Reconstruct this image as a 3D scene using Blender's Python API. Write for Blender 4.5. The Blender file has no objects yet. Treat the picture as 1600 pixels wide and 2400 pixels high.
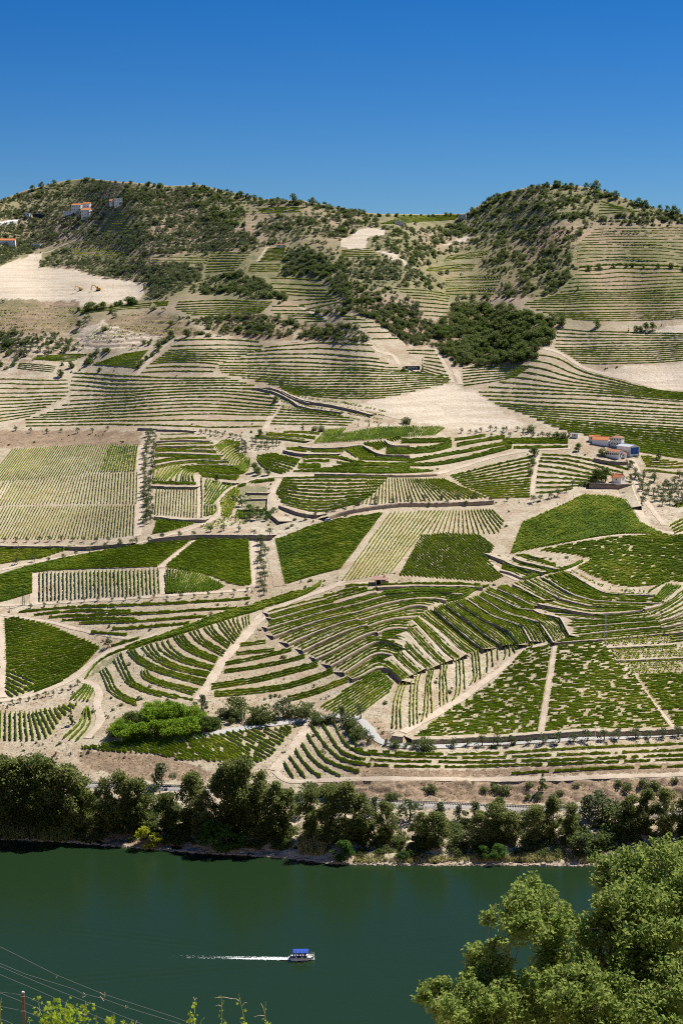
import bpy, math, random
import numpy as np
from mathutils import Vector, Matrix
rng = np.random.default_rng(7); random.seed(7)
SC = bpy.context.scene
COL = SC.collection
R = math.radians
# ------------------------------------------------------------------ camera, sky, sun, exposure
CAM_H = 180.0; FPX = 4000.0; PITCH = math.atan(500 / 4000)
cam_d = bpy.data.cameras.new('camera'); cam = bpy.data.objects.new('camera', cam_d); COL.objects.link(cam)
cam.location = (0, 0, CAM_H); cam.rotation_euler = (math.pi / 2 - PITCH, 0, 0)
cam_d.sensor_fit = 'HORIZONTAL'; cam_d.sensor_width = 36; cam_d.lens = 36 * FPX / 1600
cam_d.clip_start = 0.5; cam_d.clip_end = 30000
SC.camera = cam
SUN_AZ, SUN_EL = R(50), R(54)          # azimuth clockwise from the view direction (+Y) towards +X
world = bpy.data.worlds.new('World'); SC.world = world; world.use_nodes = True
wn = world.node_tree; wn.nodes.clear()
sky = wn.nodes.new('ShaderNodeTexSky'); sky.sky_type = 'NISHITA'; sky.sun_disc = False
sky.sun_elevation = SUN_EL; sky.sun_rotation = SUN_AZ
sky.altitude = 1500; sky.air_density = 1.0; sky.dust_density = 0.0; sky.ozone_density = 4.5
bg = wn.nodes.new('ShaderNodeBackground'); bg.inputs[1].default_value = 0.058
wo = wn.nodes.new('ShaderNodeOutputWorld')
hs = wn.nodes.new('ShaderNodeHueSaturation'); hs.inputs['Saturation'].default_value = 1.42
wn.links.new(sky.outputs[0], hs.inputs['Color']); tn_ = wn.nodes.new('ShaderNodeMix'); tn_.data_type = 'RGBA'; tn_.blend_type = 'MULTIPLY'; tn_.inputs[0].default_value = 1.0; tn_.inputs[7].default_value = (.50, .69, .93, 1)
wn.links.new(hs.outputs[0], tn_.inputs[6]); wn.links.new(tn_.outputs[2], bg.inputs[0]); wn.links.new(bg.outputs[0], wo.inputs[0])
sun_d = bpy.data.lights.new('sun', 'SUN'); sun_d.energy = 4.9; sun_d.angle = R(0.53); sun_d.color = (1.0, 0.955, 0.88)
sun = bpy.data.objects.new('sun', sun_d); COL.objects.link(sun)
sdir = Vector((math.sin(SUN_AZ) * math.cos(SUN_EL), math.cos(SUN_AZ) * math.cos(SUN_EL), math.sin(SUN_EL)))
sun.rotation_euler = sdir.to_track_quat('Z', 'Y').to_euler(); sun.location = (0, 300, 600)
SC.view_settings.view_transform = 'Standard'; SC.view_settings.look = 'None'
SC.view_settings.exposure = 0.5; SC.view_settings.gamma = 1.0
SC.cycles.use_denoising = False; SC.cycles.filter_width = 1.05
SC.cycles.sample_clamp_indirect = 4.0; SC.cycles.sample_clamp_direct = 12.0
SC.cycles.max_bounces = 6; SC.cycles.transparent_max_bounces = 4

# ------------------------------------------------------------------ small helpers
def tag(o, label=None, cat=None, group=None, kind=None):
    if label: o['label'] = label
    if cat: o['category'] = cat
    if group: o['group'] = group
    if kind: o['kind'] = kind
    return o

def link(name, me, parent=None):
    o = bpy.data.objects.new(name, me); COL.objects.link(o)
    if parent is not None: o.parent = parent
    return o

def empty(name, loc=(0, 0, 0), rz=0.0, scale=1.0):
    o = bpy.data.objects.new(name, None); COL.objects.link(o)
    o.location = loc; o.rotation_euler = (0, 0, rz); o.scale = (scale,) * 3; o.empty_display_size = 0.2
    return o

def copy_tree(o, parent=None):
    c = o.copy(); COL.objects.link(c); c.parent = parent
    for ch in o.children: copy_tree(ch, c)
    return c

def fast_mesh(name, verts, quads=None, mats=(), mat_idx=None, tint=None, smooth=False):
    """verts (n,3), quads (m,4) -> mesh through foreach_set"""
    verts = np.asarray(verts, np.float32); n = len(verts)
    if quads is None: quads = np.arange(n).reshape(-1, 4)
    quads = np.asarray(quads, np.int32); m, k = quads.shape
    me = bpy.data.meshes.new(name)
    me.vertices.add(n); me.vertices.foreach_set('co', verts.ravel())
    me.loops.add(m * k); me.loops.foreach_set('vertex_index', quads.ravel())
    me.polygons.add(m); me.polygons.foreach_set('loop_start', np.arange(m, dtype=np.int32) * k)
    me.update(calc_edges=True)
    for mt in mats: me.materials.append(mt)
    if mat_idx is not None: me.polygons.foreach_set('material_index', np.asarray(mat_idx, np.int32))
    if tint is not None:
        a = me.attributes.new('tint', 'FLOAT', 'POINT'); a.data.foreach_set('value', np.asarray(tint, np.float32))
    if smooth: me.polygons.foreach_set('use_smooth', np.ones(m, bool))
    return me

class MB:
    """collects boxes, tubes and polygons for one part"""
    def __init__(s): s.v = []; s.f = []; s.m = []
    def poly(s, pts, m=0):
        b = len(s.v); s.v += [tuple(p) for p in pts]; s.f.append(tuple(range(b, b + len(pts)))); s.m.append(m); return s
    def mesh(s, V, F, m=0):
        b = len(s.v); s.v += [tuple(p) for p in V]; s.f += [tuple(i + b for i in f) for f in F]; s.m += [m] * len(F); return s
    def box(s, x0, x1, y0, y1, z0, z1, m=0):
        V = [(x, y, z) for z in (z0, z1) for y in (y0, y1) for x in (x0, x1)]
        return s.mesh(V, [(0, 2, 3, 1), (4, 5, 7, 6), (0, 1, 5, 4), (2, 6, 7, 3), (0, 4, 6, 2), (1, 3, 7, 5)], m)
    def tube(s, pts, rad, k=6, m=0, cap=True):
        V, Q = tube(pts, rad, k); b = len(s.v)
        s.mesh(V, Q, m)
        if cap:
            s.f.append(tuple(b + i for i in range(k))[::-1]); s.m.append(m)
            n = len(pts); s.f.append(tuple(b + (n - 1) * k + i for i in range(k))); s.m.append(m)
        return s
    def build(s, name, mats, parent=None, smooth=False):
        me = bpy.data.meshes.new(name); me.from_pydata(s.v, [], s.f)
        for mt in (mats if isinstance(mats, (list, tuple)) else [mats]): me.materials.append(mt)
        me.polygons.foreach_set('material_index', s.m)
        if smooth: me.polygons.foreach_set('use_smooth', [True] * len(s.f))
        me.update()
        return link(name, me, parent)

def tube(pts, rad, k=6):
    pts = np.asarray(pts, float); n = len(pts); rad = np.broadcast_to(np.asarray(rad, float), (n,))
    t = np.gradient(pts, axis=0); t /= np.linalg.norm(t, axis=1)[:, None] + 1e-9
    ref = np.array([0.3, 0.1, 1.0]) if abs(t[0][2]) < .9 else np.array([1.0, .2, 0])
    a = np.cross(t, ref); a /= np.linalg.norm(a, axis=1)[:, None] + 1e-9; b = np.cross(t, a)
    th = np.arange(k) * 2 * math.pi / k
    V = pts[:, None] + rad[:, None, None] * (np.cos(th)[None, :, None] * a[:, None] + np.sin(th)[None, :, None] * b[:, None])
    Q = [(i * k + j, i * k + (j + 1) % k, (i + 1) * k + (j + 1) % k, (i + 1) * k + j) for i in range(n - 1) for j in range(k)]
    return V.reshape(-1, 3), Q

def quad_cloud(C, S, asp=0.75, flat=0.0):
    """one small randomly turned leaf quad round each centre"""
    n = len(C); a = rng.normal(size=(n, 3)); nrm = rng.normal(size=(n, 3)); nrm[:, 2] = np.abs(nrm[:, 2]) + flat
    nrm /= np.linalg.norm(nrm, axis=1)[:, None]
    a -= nrm * (a * nrm).sum(1)[:, None]; a /= np.linalg.norm(a, axis=1)[:, None] + 1e-9
    b = np.cross(nrm, a); S = np.broadcast_to(S, (n,))[:, None] * 0.5
    a = a * S; b = b * S * asp
    k = nrm * S * 0.35
    return np.stack([C - a - k, C - b, C + a - k, C + b], 1).reshape(-1, 3)

# ------------------------------------------------------------------ photograph coordinates -> ground
VW = {'1': (0, 380, 1.96), '2': (800, 380, 1.96), '3': (0, 900, 1.96), '4': (800, 900, 1.96), '5': (0, 1380, 1.96), '6': (800, 1380, 1.96),
      '7': (0, 1800, 1.96), '8': (800, 1800, 1.96), 'A': (600, 1340, 3.92), 'B': (880, 1300, 3.92), 'C': (1200, 1260, 3.92),
      'D': (200, 1380, 3.5636), 'E': (560, 960, 3.92), 'G': (340, 980, 4.9), 'K': (640, 1640, 4.3556), 'L': (880, 1480, 3.92),
      'H': (1340, 990, 6.03), 'J': (0, 440, 4.9), 'p': (0, 0, 1.0)}
def P(s):
    """'A 10,20 30,40' -> survey points; a new letter may start anywhere"""
    out = []; ox, oy, k = VW['p']
    for w in s.split():
        if w in VW: ox, oy, k = VW[w]
        else:
            x, y = w.split(','); out.append((ox + float(x) / k, oy + float(y) / k))
    return np.array(out)

cp, sp = math.cos(PITCH), math.sin(PITCH)
def gdir(v):
    y = (1200 - np.asarray(v, float)) / FPX
    return cp + y * sp, -sp + y * cp            # forward, up components of the sight line
SHORE = P('p -3000,1960 0,1967 150,1974 280,1985 470,2000 650,2010 800,2027 1000,2030 1170,2029 1400,2031 1600,2036 4600,2050')
SKYL = P('p -3000,520 -600,520 -200,500 0,469 60,447 150,424 200,418 300,428 400,436 470,434 600,464 700,470 800,487 860,499 920,503 1000,503 1090,502 1130,478 1180,452 1250,436 1330,434 1390,440 1450,462 1530,488 1600,503 1800,520 2200,500 4600,540')
def shore_v(u): return np.interp(u, SHORE[:, 0], SHORE[:, 1])
def sky_v(u): return np.interp(u, SKYL[:, 0], SKYL[:, 1])
# slope (degrees, rising away) at survey points
SLOPES = np.array([
    (0, 2000, 15), (800, 2040, 15), (1600, 2040, 15), (0, 1900, 13), (800, 1930, 14), (1600, 1930, 14),
    (300, 1870, 12), (800, 1885, 6), (1200, 1890, 6), (1600, 1890, 6), (900, 1845, 26), (1250, 1850, 26), (1600, 1850, 26),
    (0, 1800, 11), (400, 1780, 16), (650, 1800, 14), (1000, 1800, 9), (1600, 1790, 9), (0, 1680, 8), (250, 1650, 9), (650, 1700, 9), (1100, 1730, 7), (1600, 1720, 7),
    (100, 1550, 8), (400, 1550, 15), (700, 1550, 16), (1000, 1600, 15), (1300, 1600, 11), (1600, 1600, 11),
    (100, 1440, 8), (500, 1460, 12), (800, 1430, 14), (1100, 1440, 16), (1400, 1430, 13),
    (100, 1330, 8), (450, 1320, 8), (700, 1300, 9), (1000, 1290, 8), (1350, 1300, 10), (1600, 1300, 10),
    (150, 1180, 8), (450, 1120, 8), (750, 1150, 9), (1000, 1120, 8), (1300, 1120, 9), (1550, 1130, 10),
    (150, 1030, 10), (500, 1010, 12), (800, 1040, 10), (1100, 1010, 10), (1400, 1010, 13), (1600, 1010, 16),
    (100, 920, 19), (400, 880, 21), (700, 900, 21), (900, 860, 23), (1000, 970, 18), (1300, 930, 21), (1550, 900, 23),
    (100, 780, 19), (300, 730, 15), (600, 720, 17), (850, 740, 24), (1100, 780, 19), (1350, 760, 23), (1550, 720, 23),
    (100, 640, 10), (400, 620, 20), (650, 620, 20), (850, 640, 19), (1050, 640, 14), (1250, 640, 22), (1500, 620, 23),
    (100, 510, 22), (350, 500, 22), (600, 530, 21), (800, 560, 17), (980, 560, 13), (1200, 520, 24), (1450, 530, 23),
    (200, 430, 20), (900, 500, 15), (1300, 440, 20)], float)
GU = np.arange(-1400, 3001, 20.0); GV = np.arange(2120, 379, -4.0)
def _slopes():
    UU, VV = np.meshgrid(GU, GV, indexing='ij')
    uu = np.clip(UU, -150, 1750)
    num = np.zeros_like(UU); den = np.zeros_like(UU)
    for (u, v, s) in SLOPES:
        d2 = ((uu - u) / 150) ** 2 + ((VV - v) / 45) ** 2
        w = 1 / (d2 + 0.15) ** 2
        num += w * s; den += w
    return num / den
_S = np.radians(_slopes())
fy, fz = gdir(GV); GG = fz / fy
LNY = np.zeros_like(_S)
dg = np.diff(GG)
gm = (GG[1:] + GG[:-1]) / 2
step = dg[None] / np.maximum(np.tan((_S[:, 1:] + _S[:, :-1]) / 2) - gm[None], 0.06)
cum = np.concatenate([np.zeros((len(GU), 1)), np.cumsum(step, 1)], 1)
for i, u in enumerate(GU):
    vs = shore_v(u); base = np.interp(-vs, -GV, cum[i]); f0, f1 = gdir(vs)
    LNY[i] = cum[i] - base + math.log(-CAM_H / (f1 / f0))
ker = np.exp(-0.5 * (np.arange(-6, 7) / 2.2) ** 2); ker /= ker.sum()
padd = np.pad(LNY, ((6, 6), (0, 0)), mode='edge')
LNY = sum(ker[k] * padd[k:k + len(GU)] for k in range(13))
# broad spurs and gullies of the hillside
_UU, _VV = np.meshgrid(GU, GV, indexing='ij')
hill = np.clip((1000 - _VV) / 200, 0, 1)
LNY += hill * (0.006 * np.sin(_UU / 57 + _VV / 90) + 0.004 * np.sin(_UU / 31 - _VV / 70 + 1.3))
def Yat(u, v):
    u = np.clip(np.asarray(u, float), GU[0], GU[-1] - .01); v = np.clip(np.asarray(v, float), GV[-1] + .01, GV[0])
    a = (u - GU[0]) / 20; b = (GV[0] - v) / 4
    i = np.minimum(a.astype(int), len(GU) - 2); j = np.minimum(b.astype(int), len(GV) - 2); a = a - i; b = b - j
    L = (LNY[i, j] * (1 - a) * (1 - b) + LNY[i + 1, j] * a * (1 - b) + LNY[i, j + 1] * (1 - a) * b + LNY[i + 1, j + 1] * a * b)
    return np.exp(L)
def ground(px, lift=0.0):
    px = np.atleast_2d(px); u, v = px[:, 0], px[:, 1]
    Y = Yat(u, v); f0, f1 = gdir(v); x = (u - 800) / FPX / f0 * Y; z = CAM_H + f1 / f0 * Y
    return np.stack([x, Y, z + lift + bump(x, Y, z, px)], 1)
def bump(x, y, z, px):
    """small swells everywhere, narrow dry terraces on the olive hills"""
    far = np.clip((1000 - px[:, 1]) / 100, 0, 1); land = np.clip((shore_v(px[:, 0]) - px[:, 1]) / 30, 0, 1)
    b = land * (vnoise(x / 16, y / 16, 5) * .25 + far * vnoise(x / 30, y / 25, 6) * .5)
    m = np.zeros(len(px), bool)
    for pl in TERR: m |= inside(px, pl)
    zz = z / 3.0 + vnoise(x / 45, y / 45, 7) * .6; fr = zz - np.floor(zz)
    st_ = np.where(fr < .72, fr * .40 / .72, .40 + .60 * (fr - .72) / .28) - fr
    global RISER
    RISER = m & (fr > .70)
    return b + m * st_ * 3.0
def uv_of(x, y):
    """ground x,y -> survey pixel (bisection along the column)"""
    x = np.asarray(x, float); y = np.asarray(y, float)
    lo = np.full(x.shape, GV[-1] + 1.0); hi = np.full(x.shape, GV[0] - 1.0)
    for _ in range(26):
        v = (lo + hi) / 2; f0, f1 = gdir(v); u = 800 + FPX * x / y * f0
        far = Yat(u, v) > y
        lo = np.where(far, v, lo); hi = np.where(far, hi, v)
    return u, v
def gz(x, y):
    u, v = uv_of(x, y); f0, f1 = gdir(v); z = CAM_H + f1 / f0 * np.asarray(y, float)
    return z + bump(np.asarray(x, float), np.asarray(y, float), z, np.stack([u, v], 1))
TERR = [P('1 -100,200 130,135 300,92 480,82 560,105 720,110 900,118 1190,150 1600,190 1600,350 1400,350 1200,370 1150,412 960,418 930,470 920,545 820,590 690,625 680,560 480,528 330,488 178,480 210,420 330,370 200,390 -100,470'),
        P('2 640,330 900,282 1100,262 1300,250 1620,290 1620,480 1090,480 1060,530 960,610 860,620 500,620 400,560 330,480 450,400'), P('1 -100,640 350,640 350,760 420,850 200,900 -100,980'), P('1 480,720 620,690 800,700 940,790 700,800 560,850 400,860')]
def at_depth(u, v, Y):
    f0, f1 = gdir(v)
    return Vector(((u - 800) / FPX / f0 * Y, Y, CAM_H + f1 / f0 * Y))

def chaikin(p, n=2):
    for _ in range(n):
        if len(p) < 3: return p
        q = p[:-1] * .75 + p[1:] * .25; r = p[:-1] * .25 + p[1:] * .75
        p = np.concatenate([p[:1], np.stack([q, r], 1).reshape(-1, 2)[1:-1], p[-1:]])
    return p
def resamp(p, n):
    d = np.r_[0, np.cumsum(np.linalg.norm(np.diff(p, axis=0), axis=1))]; t = np.linspace(0, d[-1], n)
    return np.stack([np.interp(t, d, p[:, k]) for k in range(p.shape[1])], 1)
def plen(p): return np.linalg.norm(np.diff(p, axis=0), axis=1).sum()
def inside(pts, poly):
    x, y = pts[:, 0], pts[:, 1]; r = np.zeros(len(pts), bool); n = len(poly)
    for i in range(n):
        x0, y0 = poly[i]; x1, y1 = poly[i - 1]
        c = (y0 > y) != (y1 > y)
        if abs(y1 - y0) < 1e-9: continue
        r ^= c & (x < (x1 - x0) * (y - y0) / (y1 - y0) + x0)
    return r
def vnoise(x, y, seed=0):
    """smooth value noise, -1..1"""
    r = np.random.default_rng(seed).uniform(-1, 1, (256, 256)); x = np.asarray(x, float); y = np.asarray(y, float)
    i = np.floor(x).astype(int); j = np.floor(y).astype(int); a = x - i; b = y - j; a = a * a * (3 - 2 * a); b = b * b * (3 - 2 * b)
    i0, i1, j0, j1 = i & 255, (i + 1) & 255, j & 255, (j + 1) & 255
    return (r[i0, j0] * (1 - a) + r[i1, j0] * a) * (1 - b) + (r[i0, j1] * (1 - a) + r[i1, j1] * a) * b
def ordinal(i):
    return f"{i}{'th' if 10 <= i % 100 <= 20 else {1: 'st', 2: 'nd', 3: 'rd'}.get(i % 10, 'th')}"
# ------------------------------------------------------------------ materials
class NT:
    def __init__(s, name):
        s.m = bpy.data.materials.new(name); s.m.use_nodes = True; s.t = s.m.node_tree; s.t.nodes.clear()
        s.out = s.n('ShaderNodeOutputMaterial')
    def n(s, t, **kw):
        nd = s.t.nodes.new(t)
        for k, v in kw.items(): setattr(nd, k, v)
        return nd
    def l(s, a, b): s.t.links.new(a, b)
    def coord(s):
        if not hasattr(s, '_c'): s._c = s.n('ShaderNodeTexCoord')
        return s._c.outputs['Object']
    def noise(s, scale, detail=3, rough=0.6, vec=None, dist=0.0):
        nd = s.n('ShaderNodeTexNoise'); nd.inputs['Scale'].default_value = scale; nd.inputs['Detail'].default_value = detail
        nd.inputs['Roughness'].default_value = rough; nd.inputs['Distortion'].default_value = dist
        s.l(vec or s.coord(), nd.inputs['Vector']); return nd.outputs['Fac']
    def ramp(s, fac, stops):
        nd = s.n('ShaderNodeValToRGB'); e = nd.color_ramp.elements
        while len(e) < len(stops): e.new(0.5)
        for el, (p, c) in zip(e, stops):
            el.position = p; el.color = (c[0], c[1], c[2], 1) if hasattr(c, '__len__') else (c, c, c, 1)
        s.l(fac, nd.inputs[0]); return nd.outputs[0]
    def mix(s, fac, a, b, mode='MIX'):
        nd = s.n('ShaderNodeMix', data_type='RGBA', blend_type=mode)
        for sock, val in ((nd.inputs[0], fac), (nd.inputs[6], a), (nd.inputs[7], b)):
            if hasattr(val, 'is_linked'): s.l(val, sock)
            elif hasattr(val, '__len__'): sock.default_value = (val[0], val[1], val[2], 1)
            else: sock.default_value = val
        return nd.outputs[2]
    def math(s, op, a, b=0.0):
        nd = s.n('ShaderNodeMath', operation=op)
        for sock, val in ((nd.inputs[0], a), (nd.inputs[1], b)):
            if hasattr(val, 'is_linked'): s.l(val, sock)
            else: sock.default_value = val
        return nd.outputs[0]
    def attr(s, name, out='Fac'):
        nd = s.n('ShaderNodeAttribute', attribute_name=name); return nd.outputs[out]
    def bsdf(s, color, rough=0.9, spec=0.2, bump=None, bdist=0.1, bstr=1.0, metal=0.0):
        b = s.n('ShaderNodeBsdfPrincipled')
        if hasattr(color, 'is_linked'): s.l(color, b.inputs['Base Color'])
        else: b.inputs['Base Color'].default_value = (*color, 1)
        if hasattr(rough, 'is_linked'): s.l(rough, b.inputs['Roughness'])
        else: b.inputs['Roughness'].default_value = rough
        b.inputs['Specular IOR Level'].default_value = spec; b.inputs['Metallic'].default_value = metal
        if bump is not None:
            bn = s.n('ShaderNodeBump'); bn.inputs['Distance'].default_value = bdist; bn.inputs['Strength'].default_value = bstr
            s.l(bump, bn.inputs['Height']); s.l(bn.outputs[0], b.inputs['Normal'])
        s.b = b; return b.outputs[0]
    def done(s, sh): s.l(sh, s.out.inputs[0]); return s.m

def plain(name, col, rough=0.7, var=0.15, scale=1.5, spec=0.3, bump=0.0, metal=0.0):
    t = NT(name); f = t.noise(scale, 4)
    c = t.mix(f, tuple(x * (1 - var) for x in col), tuple(min(1, x * (1 + var)) for x in col))
    f2 = t.noise(scale * 7, 3)
    return t.done(t.bsdf(c, rough, spec, f2 if bump else None, bump, 0.6, metal))

def leafmat(name, dark, mid, light, transl=0.35, nscale=0.25, tint=True, tcol=None, vary=.18):
    """leaves: colour by patch noise, plant tint and leaf noise; light shines through"""
    t = NT(name)
    f = t.noise(nscale, 3, 0.65); f = t.math('MULTIPLY_ADD', f, 0.7)
    t.t.nodes[-1].inputs[2].default_value = -0.05
    g = t.noise(nscale * 14, 2, 0.7)
    f = t.math('ADD', f, t.math('MULTIPLY', g, 0.45))
    if tint: f = t.math('ADD', f, t.attr('tint'))
    oi = t.n('ShaderNodeObjectInfo'); f = t.math('ADD', f, t.math('MULTIPLY', t.math('SUBTRACT', oi.outputs['Random'], 0.5), vary))
    c = t.ramp(f, [(0.25, dark), (0.5, mid), (0.85, light)])
    p = t.bsdf(c, 0.75, 0.10)
    tr = t.n('ShaderNodeBsdfTranslucent')
    t.l(t.mix(0.75, c, tcol or (light[0] * 1.2, light[1] * 1.25, light[2])), tr.inputs[0])
    mx = t.n('ShaderNodeMixShader'); mx.inputs[0].default_value = transl
    t.l(p, mx.inputs[1]); t.l(tr.outputs[0], mx.inputs[2])
    return t.done(mx.outputs[0])

M = {}
M['vine'] = leafmat('vine_leaves', (.055, .120, .010), (.135, .235, .016), (.38, .40, .05), .42, .12)
M['olive'] = leafmat('olive_leaves', (.055, .082, .034), (.115, .15, .066), (.20, .235, .12), .28, .3)
M['oak'] = leafmat('oak_leaves', (.046, .085, .018), (.092, .148, .032), (.17, .22, .06), .42, .25, vary=.4)
M['scrub'] = leafmat('scrub_leaves', (.062, .098, .026), (.115, .158, .048), (.20, .23, .09), .40, .2)
M['thicket'] = leafmat('thicket_leaves', (.07, .16, .016), (.16, .28, .026), (.32, .43, .045), .45, .3)
M['euc'] = leafmat('riverside_leaves', (.065, .095, .028), (.135, .170, .048), (.25, .27, .10), .5, .35, vary=.5)
M['willow'] = leafmat('willow_leaves', (.03, .08, .012), (.07, .15, .025), (.14, .24, .05), .3, .4)
M['yellow'] = leafmat('yellow_leaves', (.16, .19, .01), (.30, .33, .02), (.45, .45, .05), .4, .5)
M['reed'] = leafmat('reed_leaves', (.07, .10, .03), (.14, .18, .06), (.26, .29, .13), .3, .5)
M['dryreed'] = leafmat('dry_reed_leaves', (.22, .20, .08), (.36, .33, .14), (.50, .46, .24), .3, .5)
M['big'] = leafmat('near_tree_leaves', (.058, .122, .020), (.145, .235, .042), (.35, .39, .125), .45, 1.1)
M['nearvine'] = leafmat('near_vine_leaves', (.10, .20, .02), (.24, .36, .03), (.45, .52, .06), .45, 3.0)
M['bark'] = plain('bark', (.13, .10, .075), .9, .35, 2.0, .1, .05)
M['palebark'] = plain('pale_bark', (.32, .27, .21), .9, .35, 2.0, .1, .05)
M['white'] = plain('white_render', (.86, .85, .82), .8, .05, .8)
M['cream'] = plain('cream_render', (.72, .66, .54), .8, .07, .8)
M['tile_o'] = plain('orange_roof_tiles', (.62, .23, .09), .85, .22, 1.2, .15, .05)
M['tile_r'] = plain('weathered_red_tiles', (.42, .20, .12), .85, .3, 1.2, .15, .05)
M['tile_p'] = plain('old_pink_tiles', (.36, .22, .17), .9, .35, 1.6, .15, .05)
M['greyroof'] = plain('pale_sheet_roof', (.55, .57, .58), .5, .08, .6)
M['blue'] = plain('blue_paint', (.015, .11, .46), .5, .1, 1)
M['glass'] = plain('window_glass', (.02, .025, .03), .08, .1, 1, .6)
M['dark'] = plain('opening_shade', (.015, .013, .012), .9, .1, 1)  # near-black: shade inside open doorways is put into the colour
M['wood'] = plain('weathered_wood', (.16, .085, .055), .85, .3, 6, .1, .01)
M['steel'] = plain('galvanised_steel', (.50, .51, .52), .45, .1, 3, .5, 0, .6)
M['paint_w'] = plain('white_boat_paint', (.82, .83, .82), .3, .03, 1, .5)
M['canvas'] = plain('blue_canvas', (.010, .062, .36), .7, .12, 1.2)
M['navy'] = plain('navy_panel', (.012, .016, .04), .5, .1, 1)
M['yellowmetal'] = plain('yellow_machine_paint', (.62, .38, .03), .5, .12, 1)
M['rubber'] = plain('black_rubber', (.02, .02, .02), .8, .1, 1)
M['rail'] = plain('rail_steel', (.16, .13, .11), .5, .2, 1, .4, 0, .5)
M['ballast'] = plain('railway_ballast', (.46, .42, .37), .95, .3, 1.5, .1, .08)
M['sleeper'] = plain('sleeper', (.09, .07, .06), .9, .3, 2)
M['rock'] = plain('bank_rock', (.40, .33, .25), .95, .3, .8, .1, .2)
M['foam'] = plain('foam', (.86, .90, .88), .8, .05, 1)
M['concrete'] = plain('pale_concrete', (.58, .56, .51), .9, .1, .5)

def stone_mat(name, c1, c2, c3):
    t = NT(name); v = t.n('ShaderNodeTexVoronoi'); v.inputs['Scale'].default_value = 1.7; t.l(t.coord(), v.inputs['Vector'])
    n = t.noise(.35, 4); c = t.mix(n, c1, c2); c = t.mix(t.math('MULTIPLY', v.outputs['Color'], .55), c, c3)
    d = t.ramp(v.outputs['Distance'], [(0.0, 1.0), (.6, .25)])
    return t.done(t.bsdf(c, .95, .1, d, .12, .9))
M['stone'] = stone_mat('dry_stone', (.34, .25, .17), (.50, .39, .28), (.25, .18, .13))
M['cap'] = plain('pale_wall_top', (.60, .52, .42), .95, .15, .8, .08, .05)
M['stone_shaded'] = stone_mat('shaded_dry_stone', (.25, .19, .14), (.36, .28, .21), (.17, .13, .10))  # darker copy of the dry stone; shade on wall faces put into the colour

def soil_mat(name, attr=True):
    t = NT(name)
    n1 = t.noise(.012, 5, .6); n2 = t.noise(.10, 6, .72); n3 = t.noise(.9, 5, .8)
    base = t.ramp(n1, [(.3, (.41, .335, .225)), (.5, (.51, .435, .31)), (.7, (.585, .515, .385))])
    base = t.mix(t.ramp(n2, [(.46, 0.0), (.60, .85)]), base, (.40, .295, .195))
    base = t.mix(t.ramp(t.noise(.035, 5, .7), [(.52, 0.0), (.72, .55)]), base, (.33, .30, .165))
    if attr:
        col = t.n('ShaderNodeAttribute', attribute_name='soil'); sep = t.n('ShaderNodeSeparateColor'); t.l(col.outputs['Color'], sep.inputs[0])
        mp = t.n('ShaderNodeMapping'); mp.inputs['Scale'].default_value = (.02, .02, .55); t.l(t.coord(), mp.inputs['Vector'])
        ln = t.noise(1.0, 3, .6, mp.outputs[0])                      # ploughed contour lines
        pale = t.mix(t.ramp(ln, [(.40, 0.0), (.60, 1.0)]), (.57, .475, .35), (.68, .585, .45))
        base = t.mix(sep.outputs[0], base, pale)
        scr = t.mix(t.ramp(n2, [(.40, 0.0), (.60, 1.0)]), (.23, .15, .095), (.41, .29, .185))
        scr = t.mix(t.ramp(n3, [(.48, 0.0), (.62, .8)]), scr, (.14, .105, .06))
        base = t.mix(sep.outputs[1], base, scr)
        gr = t.mix(t.ramp(n2, [(.4, 0.0), (.6, 1.0)]), (.10, .135, .04), (.27, .25, .115))
        base = t.mix(sep.outputs[2], base, gr)
    base = t.mix(t.ramp(n3, [(.50, 0.0), (.64, .70)]), base, (.25, .18, .115))
    base = t.mix(t.ramp(n3, [(.34, .65), (.45, 0.0)]), base, (.66, .545, .40))
    h = t.math('ADD', t.math('MULTIPLY', n2, 1.4), t.math('MULTIPLY', n3, .45))
    return t.done(t.bsdf(base, .97, .08, h, .8, .9))
M['soil'] = soil_mat('vineyard_soil')
M['bench'] = soil_mat('terrace_soil', False)
def track_mat():
    t = NT('dirt_track'); n2 = t.noise(.16, 5, .7); n3 = t.noise(1.3, 4, .75)
    c = t.mix(t.ramp(n2, [(.38, 0.0), (.64, 1.0)]), (.63, .525, .40), (.50, .40, .29)); c = t.mix(t.ramp(n3, [(.5, 0.0), (.68, .5)]), c, (.33, .25, .17))
    return t.done(t.bsdf(c, .97, .08, n3, .3, .7))
M['track'] = track_mat()
M['road'] = plain('pale_paved_road', (.46, .445, .41), .9, .06, .3, .1, .02)

def water_mat():
    t = NT('river_water')
    mp = t.n('ShaderNodeMapping'); mp.inputs['Scale'].default_value = (1.0, 2.6, 1.0); mp.inputs['Rotation'].default_value = (0, 0, .12)
    t.l(t.coord(), mp.inputs['Vector'])
    a = t.noise(.55, 4, .6, mp.outputs[0]); b = t.noise(.05, 3, .5, mp.outputs[0])
    h = t.math('ADD', a, t.math('MULTIPLY', b, 1.5))
    c = t.mix(t.noise(.006, 3), (.0120, .0285, .0105), (.0140, .032, .0125))
    rg = t.ramp(t.noise(.012, 4, .6, mp.outputs[0]), [(.35, .06), (.7, .16)])
    sh = t.bsdf(c, rg, .15, h, .10, .6); t.b.inputs['IOR'].default_value = 1.333
    return t.done(sh)
M['water'] = water_mat()

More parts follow.
